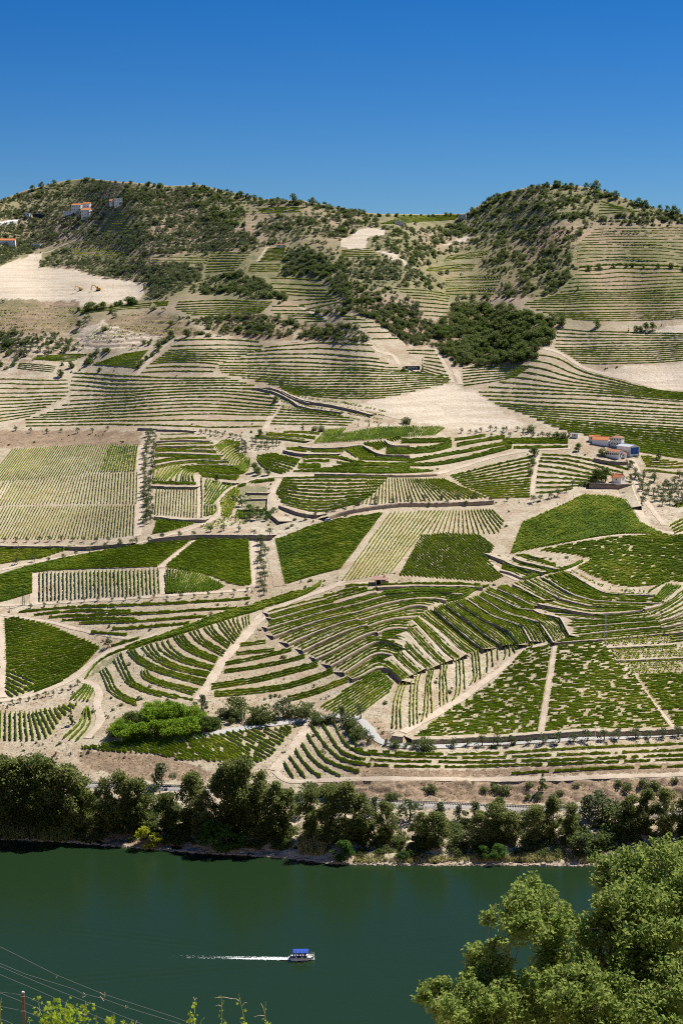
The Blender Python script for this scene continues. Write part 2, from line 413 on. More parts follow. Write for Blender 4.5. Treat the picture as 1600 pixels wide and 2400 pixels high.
# ------------------------------------------------------------------ terrain
def soft(px, poly, w):
    """1 inside the outline, 0 outside, with a ragged border about w wide"""
    j = px + np.stack([np.sin(px[:, 1] * .21) + np.sin(px[:, 0] * .37 + 1), np.sin(px[:, 0] * .19) + np.sin(px[:, 1] * .33)], 1) * w * .6
    return inside(j, poly).astype(float)
PALE = [P('1 -60,500 60,450 150,425 195,418 178,482 330,490 480,530 670,556 660,612 620,642 450,652 220,668 170,628 -60,628'),
        P('2 0,1125 200,1082 320,1062 500,1018 560,1040 615,1050 4 700,100 770,140 860,190 700,215 560,212 300,168 100,118 0,92'),
        P('2 1200,962 1330,932 1620,925 1620,1052 1440,1040'), P('2 1440,770 1620,735 1620,785 1440,792'),
        P('1 340,830 380,760 480,725 600,770 750,800 560,850 400,860'), P('2 460,380 600,325 590,350 480,385'), P('2 150,400 240,415 340,488 280,465 200,430'),
        P('2 0,350 100,300 190,300 210,330 120,350 110,400 0,390')]
SCRUB = [P('p -3000,1905 0,1880 250,1880 350,1990 600,2020 900,2045 1700,2045 4600,2060 4600,2120 -3000,2120'),
         P('5 350,745 560,742 760,770 980,840 960,870 700,890 500,850 380,820'), P('6 -150,900 100,885 700,890 1568,870 1700,870 1700,985 900,985 130,965 -150,960'),
         P('1 0,640 360,640 350,760 180,790 0,780'), P('1 480,720 620,690 800,700 940,790 850,800 700,800 560,770'),
         P('2 720,330 1000,290 1090,330 1060,420 1080,470 1060,530 960,610 860,620 700,600 750,540 680,480 700,400'),
         P('1 960,790 1000,700 1200,690 1370,740 1568,740 1568,820 1150,810'), P('2 0,510 90,560 200,640 330,700 420,740 500,670 1020,720 980,800 850,930 530,935 440,850 300,840 150,730 0,640'),
         P('6 60,660 170,640 300,690 150,720'), P('3 -60,215 200,212 520,215 650,222 640,278 320,280 -60,298'), P('6 0,800 400,835 900,820 1568,800 1568,850 900,860 100,870')]
GRASS = [P('2 560,270 640,200 720,160 900,115 1000,100 1180,115 1280,150 1400,190 1620,250 1620,285 1300,240 1100,260 900,280 750,300 640,330 480,340 450,310'),
         P('1 900,90 1060,80 1190,140 1400,160 1600,175 1600,250 1400,200 1190,200 1120,180 1130,290 980,280 890,190'),
         P('G 1060,800 1150,770 1420,760 1400,1040 1150,1050 1100,900'), P('D 90,640 250,560 300,540 200,640 120,670 20,760 40,700'),
         P('1 915,560 990,530 1100,500 1190,540 1320,600 1320,625 1100,620 930,600'), P('4 760,650 790,680 740,770 720,760')]
def make_terrain():
    fine = np.arange(-100, 1701, 4.0)
    cl = -100 - np.cumsum(np.linspace(6, 110, 22)); cr = 1700 + np.cumsum(np.linspace(6, 110, 22))
    cu = np.r_[cl[::-1], fine, cr]; nr = 540; t = np.linspace(0, 1, nr)
    Un = np.repeat(cu[:, None], nr, 1); vs = np.minimum(shore_v(cu) + 55, 2110)
    Vn = vs[:, None] + (sky_v(cu) - vs)[:, None] * t[None]
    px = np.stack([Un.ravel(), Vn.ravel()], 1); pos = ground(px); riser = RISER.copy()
    # ragged riverside bank, rough cut slope
    q = pos
    bank = np.clip((px[:, 1] - 1870) / 40, 0, 1) * np.clip((shore_v(px[:, 0]) - px[:, 1]) / 12, 0, 1)
    pos[:, 2] += bank * (vnoise(q[:, 0] / 9, q[:, 1] / 7, 1) * .9 + vnoise(q[:, 0] / 3, q[:, 1] / 2.5, 2) * .7)
    cut = np.zeros(len(px)); cut[inside(px, SCRUB[2])] = 1
    pos[:, 2] += cut * (vnoise(q[:, 0] / 7, q[:, 1] / 2.4, 3) * .7 + vnoise(q[:, 0] / 2.2, q[:, 1] / 1.2, 4) * .6)
    back = []
    bpos = pos.reshape(len(cu), nr, 3)[:, -1]; d = bpos[:, :2] / np.linalg.norm(bpos[:, :2], axis=1)[:, None]
    for r_, z_ in ((12, 1.2), (30, -.5), (80, -12), (200, -50), (500, -120), (1500, -220), (6000, -300)):
        b = bpos.copy(); b[:, :2] += d * r_; b[:, 2] += z_; back.append(b)
    allp = np.concatenate([pos.reshape(len(cu), nr, 3), np.stack(back, 1)], 1); n2 = allp.shape[1]
    idx = np.arange(len(cu) * n2).reshape(len(cu), n2)
    quads = np.stack([idx[:-1, :-1], idx[1:, :-1], idx[1:, 1:], idx[:-1, 1:]], -1).reshape(-1, 4)
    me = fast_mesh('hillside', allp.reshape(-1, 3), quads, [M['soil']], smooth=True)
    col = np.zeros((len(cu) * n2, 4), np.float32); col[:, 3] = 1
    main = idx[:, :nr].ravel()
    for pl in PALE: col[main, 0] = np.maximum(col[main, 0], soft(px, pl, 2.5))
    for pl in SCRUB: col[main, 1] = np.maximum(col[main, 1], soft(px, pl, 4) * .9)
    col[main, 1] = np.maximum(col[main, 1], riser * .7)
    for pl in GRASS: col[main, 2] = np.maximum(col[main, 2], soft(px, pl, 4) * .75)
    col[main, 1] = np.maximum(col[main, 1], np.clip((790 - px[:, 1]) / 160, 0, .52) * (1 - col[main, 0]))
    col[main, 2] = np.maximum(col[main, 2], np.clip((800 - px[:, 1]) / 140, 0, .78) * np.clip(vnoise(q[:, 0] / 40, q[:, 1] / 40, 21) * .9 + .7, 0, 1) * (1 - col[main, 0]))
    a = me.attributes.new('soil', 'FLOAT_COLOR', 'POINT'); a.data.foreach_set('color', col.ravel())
    tag(link('hillside', me), kind='structure')
make_terrain()
def sheet(name, X, Y, Z, mat):
    V = np.stack([X.ravel(), Y.ravel(), Z.ravel()], 1); idx = np.arange(X.size).reshape(X.shape)
    q = np.stack([idx[:-1, :-1], idx[1:, :-1], idx[1:, 1:], idx[:-1, 1:]], -1).reshape(-1, 4)
    o = link(name, fast_mesh(name, V, q, [mat], smooth=True)); tag(o, kind='structure'); return o
NB = np.array([(-400, 215), (-60, 186), (-6, 178.3), (2, 178.3), (4, 176.8), (10, 173.6), (35, 163), (50, 149), (100, 118), (300, 3), (380, -6)], float)
xs = np.r_[-3000, -1500, -700, np.linspace(-300, 300, 61), 700, 1500, 3000]; ys = np.unique(np.r_[np.linspace(-400, 0, 10), np.linspace(0, 380, 70)])
X, Y = np.meshgrid(xs, ys, indexing='ij')
def near_z(x, y): return np.interp(y, NB[:, 0], NB[:, 1]) + .35 * np.sin(x * .21) * np.sin(y * .33)
sheet('near_bank', X, Y, near_z(X, Y), M['bench'])
def river():
    """water sheet, finer where the boat's bow waves spread"""
    f0, f1 = gdir(2249.0); yb = -CAM_H / (f1 / f0); xb = (709 - 800) / FPX / f0 * yb
    xs_ = np.r_[-4000, -2000, -900, -400, -200, np.arange(-125, 126, 1.1), 200, 400, 900, 2000, 4000]; ys_ = np.r_[285, 330, 370, np.arange(400, 530, 1.1), 545, 570, 620, 760]
    X, Y = np.meshgrid(xs_, ys_, indexing='ij'); dx = xb + 3 - X; dy = Y - yb; Z = np.zeros_like(X)
    for sg, sl, am in ((1, .30, .16), (-1, .22, .15)):
        off = sg * dy - (1.0 + sl * dx); wd = 1.6 + .055 * np.maximum(dx, 0)
        Z += np.where(dx > 0, am * np.exp(-(off / wd) ** 2) * np.cos(off * 2 * math.pi / (2.6 + .012 * np.maximum(dx, 0))) * np.clip(1.2 - dx / 140, .25, 1), 0)
    Z += .012 * vnoise(X / 3, Y / 2, 31) + .02 * vnoise(X / 14, Y / 8, 32)
    Z *= np.clip((125 - np.abs(X)) / 20, 0, 1) * np.clip((Y - 400) / 8, 0, 1) * np.clip((530 - Y) / 10, 0, 1)
    sheet('river', X, Y, Z, M['water'])
river()

# ------------------------------------------------------------------ tracks and roads, draped strips
def strip(name, pts, width, mat, lift=.18, smooth=2):
    p = chaikin(P(pts) if isinstance(pts, str) else pts, smooth)
    g = ground(p); n = max(4, int(plen(g) / 2.2)); g = resamp(g, n)
    t = np.gradient(g[:, :2], axis=0); t /= np.linalg.norm(t, axis=1)[:, None] + 1e-9
    nrm = np.stack([-t[:, 1], t[:, 0]], 1); w = width * (1 + .10 * np.sin(np.arange(n) * .7) + .07 * np.sin(np.arange(n) * 1.9))
    rows = []
    for k in (-.5, -.17, .17, .5):
        q = g[:, :2] + nrm * (w * k)[:, None]; z = gz(q[:, 0], q[:, 1]) + lift * (1 if abs(k) < .3 else .75)
        rows.append(np.c_[q, z])
    V = np.stack(rows, 1).reshape(-1, 3); idx = np.arange(n * 4).reshape(n, 4)
    q = np.stack([idx[:-1, :-1], idx[:-1, 1:], idx[1:, 1:], idx[1:, :-1]], -1).reshape(-1, 4)
    o = link(name, fast_mesh(name, V, q, [M[mat]], smooth=True)); tag(o, kind='structure'); return o
ROADS = [('5 800,702 1000,664 1200,632 1420,604 K 420,198 620,180 760,176 850,196 920,228 980,300 1020,370 1080,430 1180,465 1300,482 6 500,724 800,706 1000,696 1300,682 1620,662', 3.7, 'road')]
TRACKS = [
 ('5 -60,520 100,505 250,455 350,410 400,355 500,290 650,238 720,215', 3.4), ('5 370,420 430,440 460,480 440,540 472,610 400,690', 3.2),
 ('D 1520,190 1350,380 1180,560 1080,720 1010,830 950,930', 4.0), ('A -20,500 60,390 300,285 560,195 740,125 800,80', 3.6),
 ('A 740,125 900,110 1050,100', 2.6), ('4 0,905 60,810 120,730 215,595', 5.0), ('4 215,868 290,780 380,690', 5.0), ('4 690,815 745,730 800,600 820,572', 8.5),
 ('4 868,520 885,420 902,330', 2.6), ('4 670,820 720,855 790,890 830,900', 4.0), ('4 1040,862 1080,835 1140,812', 2.8),
 ('6 912,668 950,470 985,255', 2.4), ('6 280,660 500,540 700,400 830,285 900,258 975,245', 3.0), ('6 1190,240 1350,420 1525,640', 1.8),
 ('K 10,730 130,600 270,420 330,310 380,215', 4.2), ('K 20,740 130,835 300,838 700,818 1100,815 1568,818 6 700,878 1100,872 1620,852', 2.4),
 ('3 -30,860 200,815 420,772 620,738 800,690 950,640 1028,592 1000,540 1075,465 1190,432 1290,424', 3.2), ('3 735,845 820,780 910,715', 4.0),
 ('3 1155,935 1160,820 1165,722', 3.4), ('3 1290,930 1260,820 1240,722', 6.0), ('3 642,282 640,480 632,700', 4.0), ('3 905,420 915,520 915,615', 4.0),
 ('3 1175,365 1150,290 1130,240', 6.0), ('3 1215,220 1240,150 1290,90 1250,50', 4.0), ('3 1250,580 1248,500 1290,440', 4.5),
 ('3 155,872 156,1010', 4.0), ('3 738,852 742,970', 3.5), ('3 -30,1018 200,1008 750,978 1150,946', 2.8), ('3 -20,540 40,455', 4.0),
 ('E 340,615 800,612 1568,616 4 430,416 560,376 720,330 870,305 1050,294', 3.8), ('4 1330,345 1365,395 1345,450 1400,540 1480,650', 3.0),
 ('4 1295,520 1350,560 1385,620 1400,655 1480,682 1620,692', 4.0), ('2 930,855 1000,870 1110,948 1250,985 1440,1036', 3.4), ('2 432,860 470,930 512,1012', 3.2),
 ('2 520,950 548,1020', 4.0), ('1 625,985 720,870 830,800', 3.2), ('1 1355,825 1368,770', 5.0), ('2 130,830 170,875 240,880 260,930', 3.5),
 ('1 1370,660 1500,720', 2.5), ('2 0,1125 60,1135 200,1150 4 180,140 300,168', 2.0), ('1 330,835 400,790 480,730', 3.0), ('1 560,765 750,800', 1.8), ('1 1185,455 1230,390', 3.0),
 ('4 780,700 960,745 1140,712 1290,692 1480,690', 1.4), ('5 0,128 10,300 12,500', 3.4), ('5 0,118 210,150 420,205 640,238', 2.2), ('1 200,420 330,365 380,345', 3.0)]
for s_, w_, m_ in ROADS: strip('road', s_, w_, m_, .30)
for s_, w_ in TRACKS: strip('track', s_, w_, 'track' if w_ < 4.9 else 'bench')
# ------------------------------------------------------------------ stone terrace walls with the bench behind them
NW = [0]
def wall(desc, pts, h=1.3, mat='stone', smooth=1, bench=True, top=True, cap=.45):
    """pts: the upper edge of the wall; the foot lies h metres below it on the hillside"""
    p = chaikin(P(pts), smooth)
    Y = Yat(p[:, 0], p[:, 1]); base = p + np.c_[np.zeros(len(p)), (h if top else 0) * FPX / Y * .97]
    g = ground(base); n = max(4, int(plen(g) / 1.6)); g = resamp(g, n)
    g = np.c_[g[:, :2], gz(g[:, 0], g[:, 1])]
    t = np.gradient(g[:, :2], axis=0); t /= np.linalg.norm(t, axis=1)[:, None] + 1e-9
    nrm = np.stack([-t[:, 1], t[:, 0]], 1)
    zt = gz(g[:, 0] + nrm[:, 0] * 3, g[:, 1] + nrm[:, 1] * 3) - gz(g[:, 0] - nrm[:, 0] * 3, g[:, 1] - nrm[:, 1] * 3)
    if zt.mean() < 0: nrm = -nrm; zt = -zt          # nrm points uphill
    slope = np.maximum(zt / 6, .10)
    jig = rng.normal(0, .07, n); hh = h + rng.normal(0, .06, n)
    k = np.cumsum(rng.normal(0, .05, n)); k -= np.linspace(k[0], k[-1], n)
    foot = np.c_[g[:, :2] - nrm * .15, g[:, 2] - .5]
    mid = np.c_[g[:, :2] + nrm * (jig + .05)[:, None], g[:, 2] + hh * .5]
    tp = np.c_[g[:, :2] + nrm * (k * .15 + .12)[:, None], g[:, 2] + hh]
    cp_ = np.c_[g[:, :2] + nrm * (cap + .12), g[:, 2] + hh + .02]
    d = np.minimum(hh / slope, 9.0) if bench else np.full(n, cap + .2)
    bk = np.c_[g[:, :2] + nrm * d[:, None], (gz(g[:, 0] + nrm[:, 0] * d, g[:, 1] + nrm[:, 1] * d) if bench else g[:, 2]) - .25]
    V = np.stack([foot, mid, tp, cp_, bk], 1).reshape(-1, 3); idx = np.arange(n * 5).reshape(n, 5)
    q = np.stack([idx[:-1, :-1], idx[:-1, 1:], idx[1:, 1:], idx[1:, :-1]], -1)
    mi = np.tile([0, 0, 2, 1], (n - 1, 1)).ravel()
    o = link('terrace_wall', fast_mesh('terrace_wall', V, q.reshape(-1, 4), [M[mat], M['bench'], M['cap']], mi))
    tag(o, desc, 'stone wall', 'dry stone walls of the terraces'); NW[0] += 1
    return o
# central terraces: one long wall per bench, listed from the lowest
CT = ['A 880,990 930,975 1000,940 1080,890 1150,878 1190,885', 'A 810,928 900,870 1000,800 1080,755 1150,745 1220,758 1275,775',
      'A 690,862 800,800 950,710 1080,640 1150,632 1230,645 1330,690 1375,712', 'A 545,798 700,730 850,650 1000,575 1100,548',
      'A 430,722 560,660 720,590 860,530 1010,490', 'A 300,662 450,590 620,530 750,480 930,435', 'A 160,592 300,540 450,490 620,440 860,380',
      'A 100,522 250,480 420,430 600,375 790,325', 'A 140,442 300,400 500,340 720,288', 'A 110,392 400,310 650,250']
CU = ['A 1120,560 1200,525 1290,515 1380,525 1470,520', 'A 1030,500 1150,455 1280,425 1380,418 1520,400', 'A 950,447 1100,395 1300,345 1400,310 1500,305 1575,322',
      'A 870,383 1000,345 1150,295 1330,262 1568,240 1700,255 1745,270', 'A 800,327 950,285 1100,240 1220,208 1400,200 1568,185 1900,200',
      'A 730,292 900,240 1110,182', 'A 1120,142 1400,130 1568,128 1900,128 2080,140']
for i, s_ in enumerate(CT): wall(f'low tan stone wall, {ordinal(i + 1)} from the bottom of the central curving terraces', s_, 1.35)
for i, s_ in enumerate(CU): wall(f'tan stone wall, {ordinal(i + 1)} from the bottom above the stepped wall ends', s_, 1.4)
DG = ['B 65,1040 130,1060 235,1165', 'B 160,930 260,1030 350,1105', 'B 270,880 370,980 460,1050', 'B 285,705 400,830 500,940 590,1015',
      'B 340,600 430,690 510,780 620,890 710,965', 'B 400,560 500,640 620,740 740,850 840,915', 'B 530,500 640,600 750,690 880,800 990,870',
      'B 640,465 760,560 880,640 1020,750 1160,840', 'B 730,435 860,520 980,600 1100,645 1200,690 1310,830', 'B 835,410 960,490 1080,565 1200,605 1340,655 1415,800',
      'B 945,380 1060,450 1180,530 1340,575 1500,620 1625,805', 'B 990,340 1120,400 1310,490 1450,510 C 240,690 435,740 520,895', 'B 1110,310 1260,380 1450,470',
      'B 1250,270 1400,350 1545,420']
for i, s_ in enumerate(DG): wall(f'slanting wall with shaded face, {ordinal(i + 1)} from the bottom on the central spur', s_, 1.7, 'stone_shaded', 0)
CR = ['C 200,602 400,640 640,690 740,702 1000,690 1200,660', 'C 120,390 400,550 560,590 740,635 1000,640 1190,655', 'C 280,365 530,520 700,570 800,585 1150,595 1400,602',
      'C 530,330 660,410 790,490 900,515 1300,525', 'C 430,740 560,745 800,755 1100,745 1280,725', 'C 520,832 700,815 1000,790 1320,770',
      'C 540,902 800,870 1100,840 1370,820', 'C 385,972 600,950 850,935 1200,905 1430,885', 'C 870,1012 1200,1000 1510,985', 'C 960,1132 1300,1120 1568,1105 1640,1102',
      'C 1220,657 1400,612 1580,475', 'C 1280,727 1440,640 1640,500', 'C 1330,777 1480,735 1640,660', 'C 1375,832 1500,805 1640,770', 'C 1430,887 1640,862',
      'C 0,170 60,215 240,255 400,290', 'C -260,140 -100,200 0,255 150,290 280,320', 'C 140,145 180,170 260,190', 'C -120,300 -40,320 30,345 80,370']
for i, s_ in enumerate(CR): wall(f'long low stone wall, {ordinal(i + 1)} in the terraces below the big dense field', s_, 1.0 if i not in (0, 15, 16) else 1.6, 'stone' if i > 8 else 'stone_shaded')
ROADW = [('brown retaining wall behind the olive trees of the paved road', '6 322,690 500,688 900,668 1300,652 1620,640', 2.1, 'stone'),
 ('short retaining wall at the bend of the paved road', 'K 1205,368 1260,376 1322,385', 2.0, 'stone'),
 ('dark wall below the striped field and olive row, at the left edge', '3 -30,740 180,745 360,748 600,733', 1.8, 'stone_shaded'),
 ('long pink stone wall between the two bends of the white track', '3 680,716 900,690 1100,695 1250,694', 2.4, 'stone'),
 ('curving brown wall with olive trees below the middle fields', '4 -60,610 0,585 200,548 500,545 700,534', 2.2, 'stone'),
 ('white wall along the road above the middle fields', 'E 690,592 1100,598 1568,602 4 440,412', 1.5, 'stone'),
 ('dark stepped wall under the first small terrace', 'E 400,370 560,405 900,408', 1.6, 'stone_shaded'), ('wall under the dense diagonal field', 'E 540,332 640,350 900,350 1130,322', 1.5, 'stone'),
 ('dark angled wall beside the small diagonal blocks', 'E 1130,325 1250,395 1330,415 1568,420', 2.0, 'stone_shaded'), ('short wall under the upper small block', 'E 1330,275 1380,325 1568,322', 1.6, 'stone'),
 ('thin wall below the striped cypress row', 'E 210,245 420,258 620,285', 1.2, 'stone'), ('dark wall below the rounded row field', 'E 360,880 580,960 720,972', 1.6, 'stone_shaded'),
 ('dark diagonal wall above the citrus garden', 'E 240,920 300,975 365,1025', 1.6, 'stone_shaded'), ('wall across the garden plots, upper', 'G 1150,852 1410,858', 1.2, 'stone_shaded'),
 ('wall across the garden plots, middle', 'G 1140,930 1400,922', 1.0, 'stone'), ('wall across the garden plots, lower', 'G 1060,1050 1400,1042', 1.2, 'stone_shaded'),
 ('dark tall wall right of the garden plots', 'G 1405,890 1398,960 1392,1040 1440,1110', 1.4, 'stone_shaded'), ('pale wall below the vertical striped block', 'G 100,1130 340,1160 700,1165', 1.6, 'stone'),
 ('wall above the vertical striped block', 'G 60,775 300,785 590,790', 1.4, 'stone'), ('dark wall at the head of the olive avenue', 'G -90,118 100,120', 1.4, 'stone_shaded'),
 ('wall at the top of the yellow-green terraces', 'G 120,128 320,130 560,150', 1.2, 'stone_shaded'), ('wall under the dark tree of the curved rows', 'G 880,730 1040,745', 1.2, 'stone_shaded'),
 ('dark wall below the estate garden', 'H 300,500 450,540 640,552 790,545', 2.2, 'stone_shaded'), ('tall dark wall carrying the small white house', 'H 240,862 400,868 700,872 852,868', 3.0, 'stone_shaded'),
 ('dark wall beside the lane below the small white house', 'H 850,870 880,960 920,1060 985,1180', 2.2, 'stone_shaded'), ('short dark wall behind the single conifer', 'H 1125,555 1240,557', 1.5, 'stone_shaded'),
 ('dark rough terrace wall left of the upper bare field', '3 1290,30 1350,60 1400,80 1568,105 1700,140', 1.5, 'stone_shaded'), ('second dark terrace wall left of the upper bare field', '3 1180,20 1260,35 1330,70 1380,110 1568,130', 1.3, 'stone_shaded'),
 ('dark wall above the white path fork', '1 1160,1040 1260,1035 1330,1080 1420,1110', 1.3, 'stone_shaded')]
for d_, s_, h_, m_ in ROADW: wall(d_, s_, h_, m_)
for i, s_ in enumerate(['G 130,262 740,256', 'G 130,330 480,320 780,315', 'G 470,362 820,370', 'G 120,405 480,405 880,428', 'G 100,548 300,500 500,478 940,490', 'G 500,545 760,525 1015,545']):
    wall(f'thin wall, {ordinal(i + 1)} from the top of the yellow-green terraces', s_, 1.0)

# ------------------------------------------------------------------ vine rows
ROWS = []
def F(desc, guides, n, frm='left', clip=None, h=1.55, w=.85, dens=1.0, tint=0.0, ends=True, soft=2, wh=0.0):
    g = [resamp(chaikin(P(x), soft), 60) for x in guides]
    if len(g) == 1: rows = [g[0]]
    else:
        gaps = np.array([np.linalg.norm(a - b, axis=1).mean() for a, b in zip(g[:-1], g[1:])]); c = np.r_[0, np.cumsum(gaps)] / gaps.sum()
        ts = np.linspace(0, 1, n) if ends else (np.arange(n) + .5) / n
        rows = []
        for t in ts:
            i = min(np.searchsorted(c, t, 'right') - 1, len(g) - 2); f = (t - c[i]) / (c[i + 1] - c[i])
            rows.append(g[i] * (1 - f) + g[i + 1] * f)
    cl = P(clip) if clip else None; k = 0
    for r_ in rows:
        q = resamp(r_, max(6, int(plen(r_) / 1.5)))
        runs = [q]
        if cl is not None:
            ins = inside(q, cl); runs = []; cur = []
            for pt, ok in zip(q, ins):
                if ok: cur.append(pt)
                elif cur: runs.append(cur); cur = []
            if cur: runs.append(cur)
            runs = [np.array(x) for x in runs if len(x) > 4]
        for x in runs:
            k += 1; lf = None
            if wh: x, lf = lifted(x, g[0], wh)
            ROWS.append(dict(px=x, lift=lf, desc=desc, k=k, frm=frm, h=h, w=w, dens=dens, tint=tint))
def B(desc, lines, k, gap, **kw):
    """bands: every line carries k rows, gap survey pixels apart"""
    for s_ in lines:
        p = P(s_)
        for j in range(k):
            ROWS.append(dict(px=resamp(chaikin(p - np.array([0, j * gap]), 2), max(6, int(plen(p) / 1.5))), desc=desc, k=None, frm='bottom',
                             h=kw.get('h', 1.5), w=kw.get('w', .85), dens=kw.get('dens', 1.0), tint=kw.get('tint', 0.0)))
def lifted(px, low, wh):
    """rows on a bench: shift each point to the ground under it and note how far the bench stands above"""
    gl, gp = ground(low), ground(px); d = np.linalg.norm(gp[:, None, :2] - gl[None, ::2, :2], axis=2).min(1)
    lift = wh * np.clip(1 - d / min(wh / .2, 9.0), 0, 1); q = px + np.c_[np.zeros(len(px)), lift * FPX / gp[:, 1] * .95]
    return q, lift
def between(desc, walls, n, lo=.16, hi=.84, wh=1.35, **kw):
    for a, b in zip(walls[:-1], walls[1:]):
        pa, pb = resamp(chaikin(P(a), 1), 60), resamp(chaikin(P(b), 1), 60)
        for t in np.linspace(lo, hi, n):
            q = pa * (1 - t) + pb * t; q = resamp(q, max(6, int(plen(q) / 1.5))); q, lf = lifted(q, pa, wh)
            ROWS.append(dict(px=q, lift=lf, desc=desc, k=None, frm='bottom', h=kw.get('h', 1.12), w=kw.get('w', .68), dens=kw.get('dens', 1), tint=kw.get('tint', 0)))
# -- lower right
PX = 'right of the slanting footpath above the paved road'
F('patchy field left of the narrow divider path', ['6 330,684 620,672 912,660', '6 600,470 780,465 950,455', '6 830,290 900,268 978,256'], 58, 'bottom', '6 325,688 500,555 700,430 835,285 968,255 900,668', dens=.84, tint=-.02, h=1.1, w=.62)
F('patchy field right of the narrow divider path', ['6 920,664 1515,640', '6 960,440 1380,430', '6 985,256 1195,242'], 58, 'bottom', '6 932,664 994,250 1188,240 1345,400 1510,640', dens=.84, tint=-.02, h=1.1, w=.62)
F('small terrace right of the patchy fields', ['6 1285,328 1620,312', '6 1245,288 1620,268'], 5, 'bottom', dens=.85)
F('second small terrace right of the patchy fields', ['6 1340,388 1620,378', '6 1310,348 1620,328'], 5, 'bottom', dens=.85)
F('square field at the right edge', ['6 1472,555 1620,555', '6 1360,405 1620,388'], 20, 'bottom', '6 1360,400 1620,385 1620,560 1470,558', dens=.92)
F('corner field at the right edge', ['6 1535,635 1620,632', '6 1500,575 1620,575'], 8, 'bottom', dens=.92)
F('terrace above the patchy fields', ['C 860,985 1300,975 1470,965', 'C 870,950 1180,925 1300,915 1460,905'], 4, 'bottom', dens=.85)
V3 = [('L 155,890 165,700 190,560 260,430', 'L 235,900 225,700 250,560 315,420'), ('L 315,880 320,640 330,470', 'L 385,850 380,600 390,470 430,350'), ('L 420,835 450,760 460,560 470,440 510,320', 'L 520,755 515,600 500,480 545,320'),
      ('L 595,690 590,520 600,300', 'L 660,650 655,500 640,400 670,260'), ('L 700,640 745,580 745,400 740,240', 'L 820,530 815,400 800,230'), ('L 870,500 905,440 900,320 885,200', 'L 965,440 960,330 940,180'),
      ('L 1025,385 1030,280 1020,170', 'L 1130,260 1120,230 1120,150'), ('L 1180,255 1200,210 1190,150', 'L 1280,200 1270,170 1250,140')]
for i, (a, b) in enumerate(V3): F(f'{ordinal(i + 1)} bank strip beside the slanting footpath', [a, b], 3, 'left', w=.55, h=1.3, tint=.12)
F('diagonal block under the lowest terrace wall', ['p 735,1655 890,1568', 'p 800,1705 945,1600'], 13, 'top', 'p 744,1658 800,1625 860,1582 888,1574 922,1604 905,1640 862,1682 790,1676', tint=-.05, h=1.2, w=.6)
SL = ['K 110,650 150,720 210,805', 'K 165,595 250,700 330,805', 'K 225,530 300,640 400,740 490,795', 'K 290,465 370,580 480,690 690,790', 'K 345,365 420,480 500,590 600,660 880,750',
      'K 385,270 450,360 560,500 650,590 760,640 1000,682', 'K 500,255 560,340 640,470 720,560 900,620', 'K 620,240 680,370 760,490 900,550 1000,570', 'K 730,270 770,370 860,480']
for i, s_ in enumerate(SL): F('sweeping rows right of the track to the river', [s_], 1, h=1.5, w=.8, tint=.02, dens=1.0); ROWS[-1]['k'] = i + 1
FL = ['6 40,738 250,762 600,768 1000,742 1620,712', '6 100,757 250,776 600,786 1100,764 1620,742', '6 60,780 250,800 700,805 1620,766', '6 150,815 400,828 900,815 1620,786', '6 780,856 1000,838 1620,818']
for i, s_ in enumerate(FL): F('flat strip below the paved road', [s_], 1, 'top', h=1.35, w=.6, dens=.96, tint=-.04); ROWS[-1]['k'] = i + 1
F('slope field left of the river track', ['5 330,725 400,745', '5 600,700 800,790', '5 980,672 1215,800', '5 1330,628 1390,650'], 44, 'left', '5 330,738 560,700 960,668 1000,668 1372,626 1250,770 1200,800 985,835 700,760', dens=.97, tint=-.05, h=1.25, w=.62)
# -- fan terraces
TT = [('D 120,690 160,760 200,870 300,930 430,985', 'D 168,660 220,740 250,840 330,900 425,940', 3), ('D 240,600 290,700 340,790 420,840 560,885 640,905', 'D 295,545 320,620 370,720 410,800 520,850 700,885 900,935', 3),
      ('D 470,690 480,760 620,812 760,845 900,890', 'D 520,680 530,740 640,782 780,810 940,850', 3), ('D 350,530 430,620 560,690 800,757 985,812', 'D 405,510 460,590 600,660 820,730 1010,775', 3),
      ('D 475,490 540,580 680,655 860,705 1020,742', 'D 545,460 600,560 740,635 900,685 1040,712', 3), ('D 595,450 620,520 740,590 900,640 1060,685', 'D 690,430 720,500 820,570 940,620 1075,655', 3),
      ('D 735,400 790,480 900,545 1090,622', 'D 810,380 860,450 960,525 1110,590', 4), ('D 870,360 930,440 1040,505 1150,572', 'D 935,340 980,420 1080,480 1170,530', 3), ('D 990,330 1040,390 1110,440 1190,500', 'D 1045,300 1090,370 1150,415 1212,462', 3),
      ('D 1100,280 1130,340 1190,400 1240,460', 'D 1150,260 1200,340 1268,412', 3), ('D 1195,260 1230,330 1282,400', 'D 1270,230 1275,290 1312,352', 3), ('D 1310,240 1330,330', 'D 1365,220 1370,300', 3)]
for i, (a, b, n) in enumerate(TT): F(f'{ordinal(i + 1)} curved bench of the fan terraces', [a, b], n, 'bottom', tint=.03, h=1.15, w=.55)
F('green edge along the crest of the fan terraces', ['D 0,760 60,660 160,580 300,520 550,435 800,350 1000,280 1200,200 1400,160 1620,100', 'D 360,520 600,432 850,355 1100,270 1300,210 1450,180 1500,165'], 2, 'top', tint=.0)
F('upper green edge along the crest of the fan terraces', ['D 330,500 560,425 800,340 1000,265 1200,190 1400,150 1568,90 A 150,270 300,205 480,180 600,100', 'D 600,440 860,360 1100,285 1300,220 1420,195 A 60,330 250,290 450,220 590,130'], 5, 'top', tint=.02)
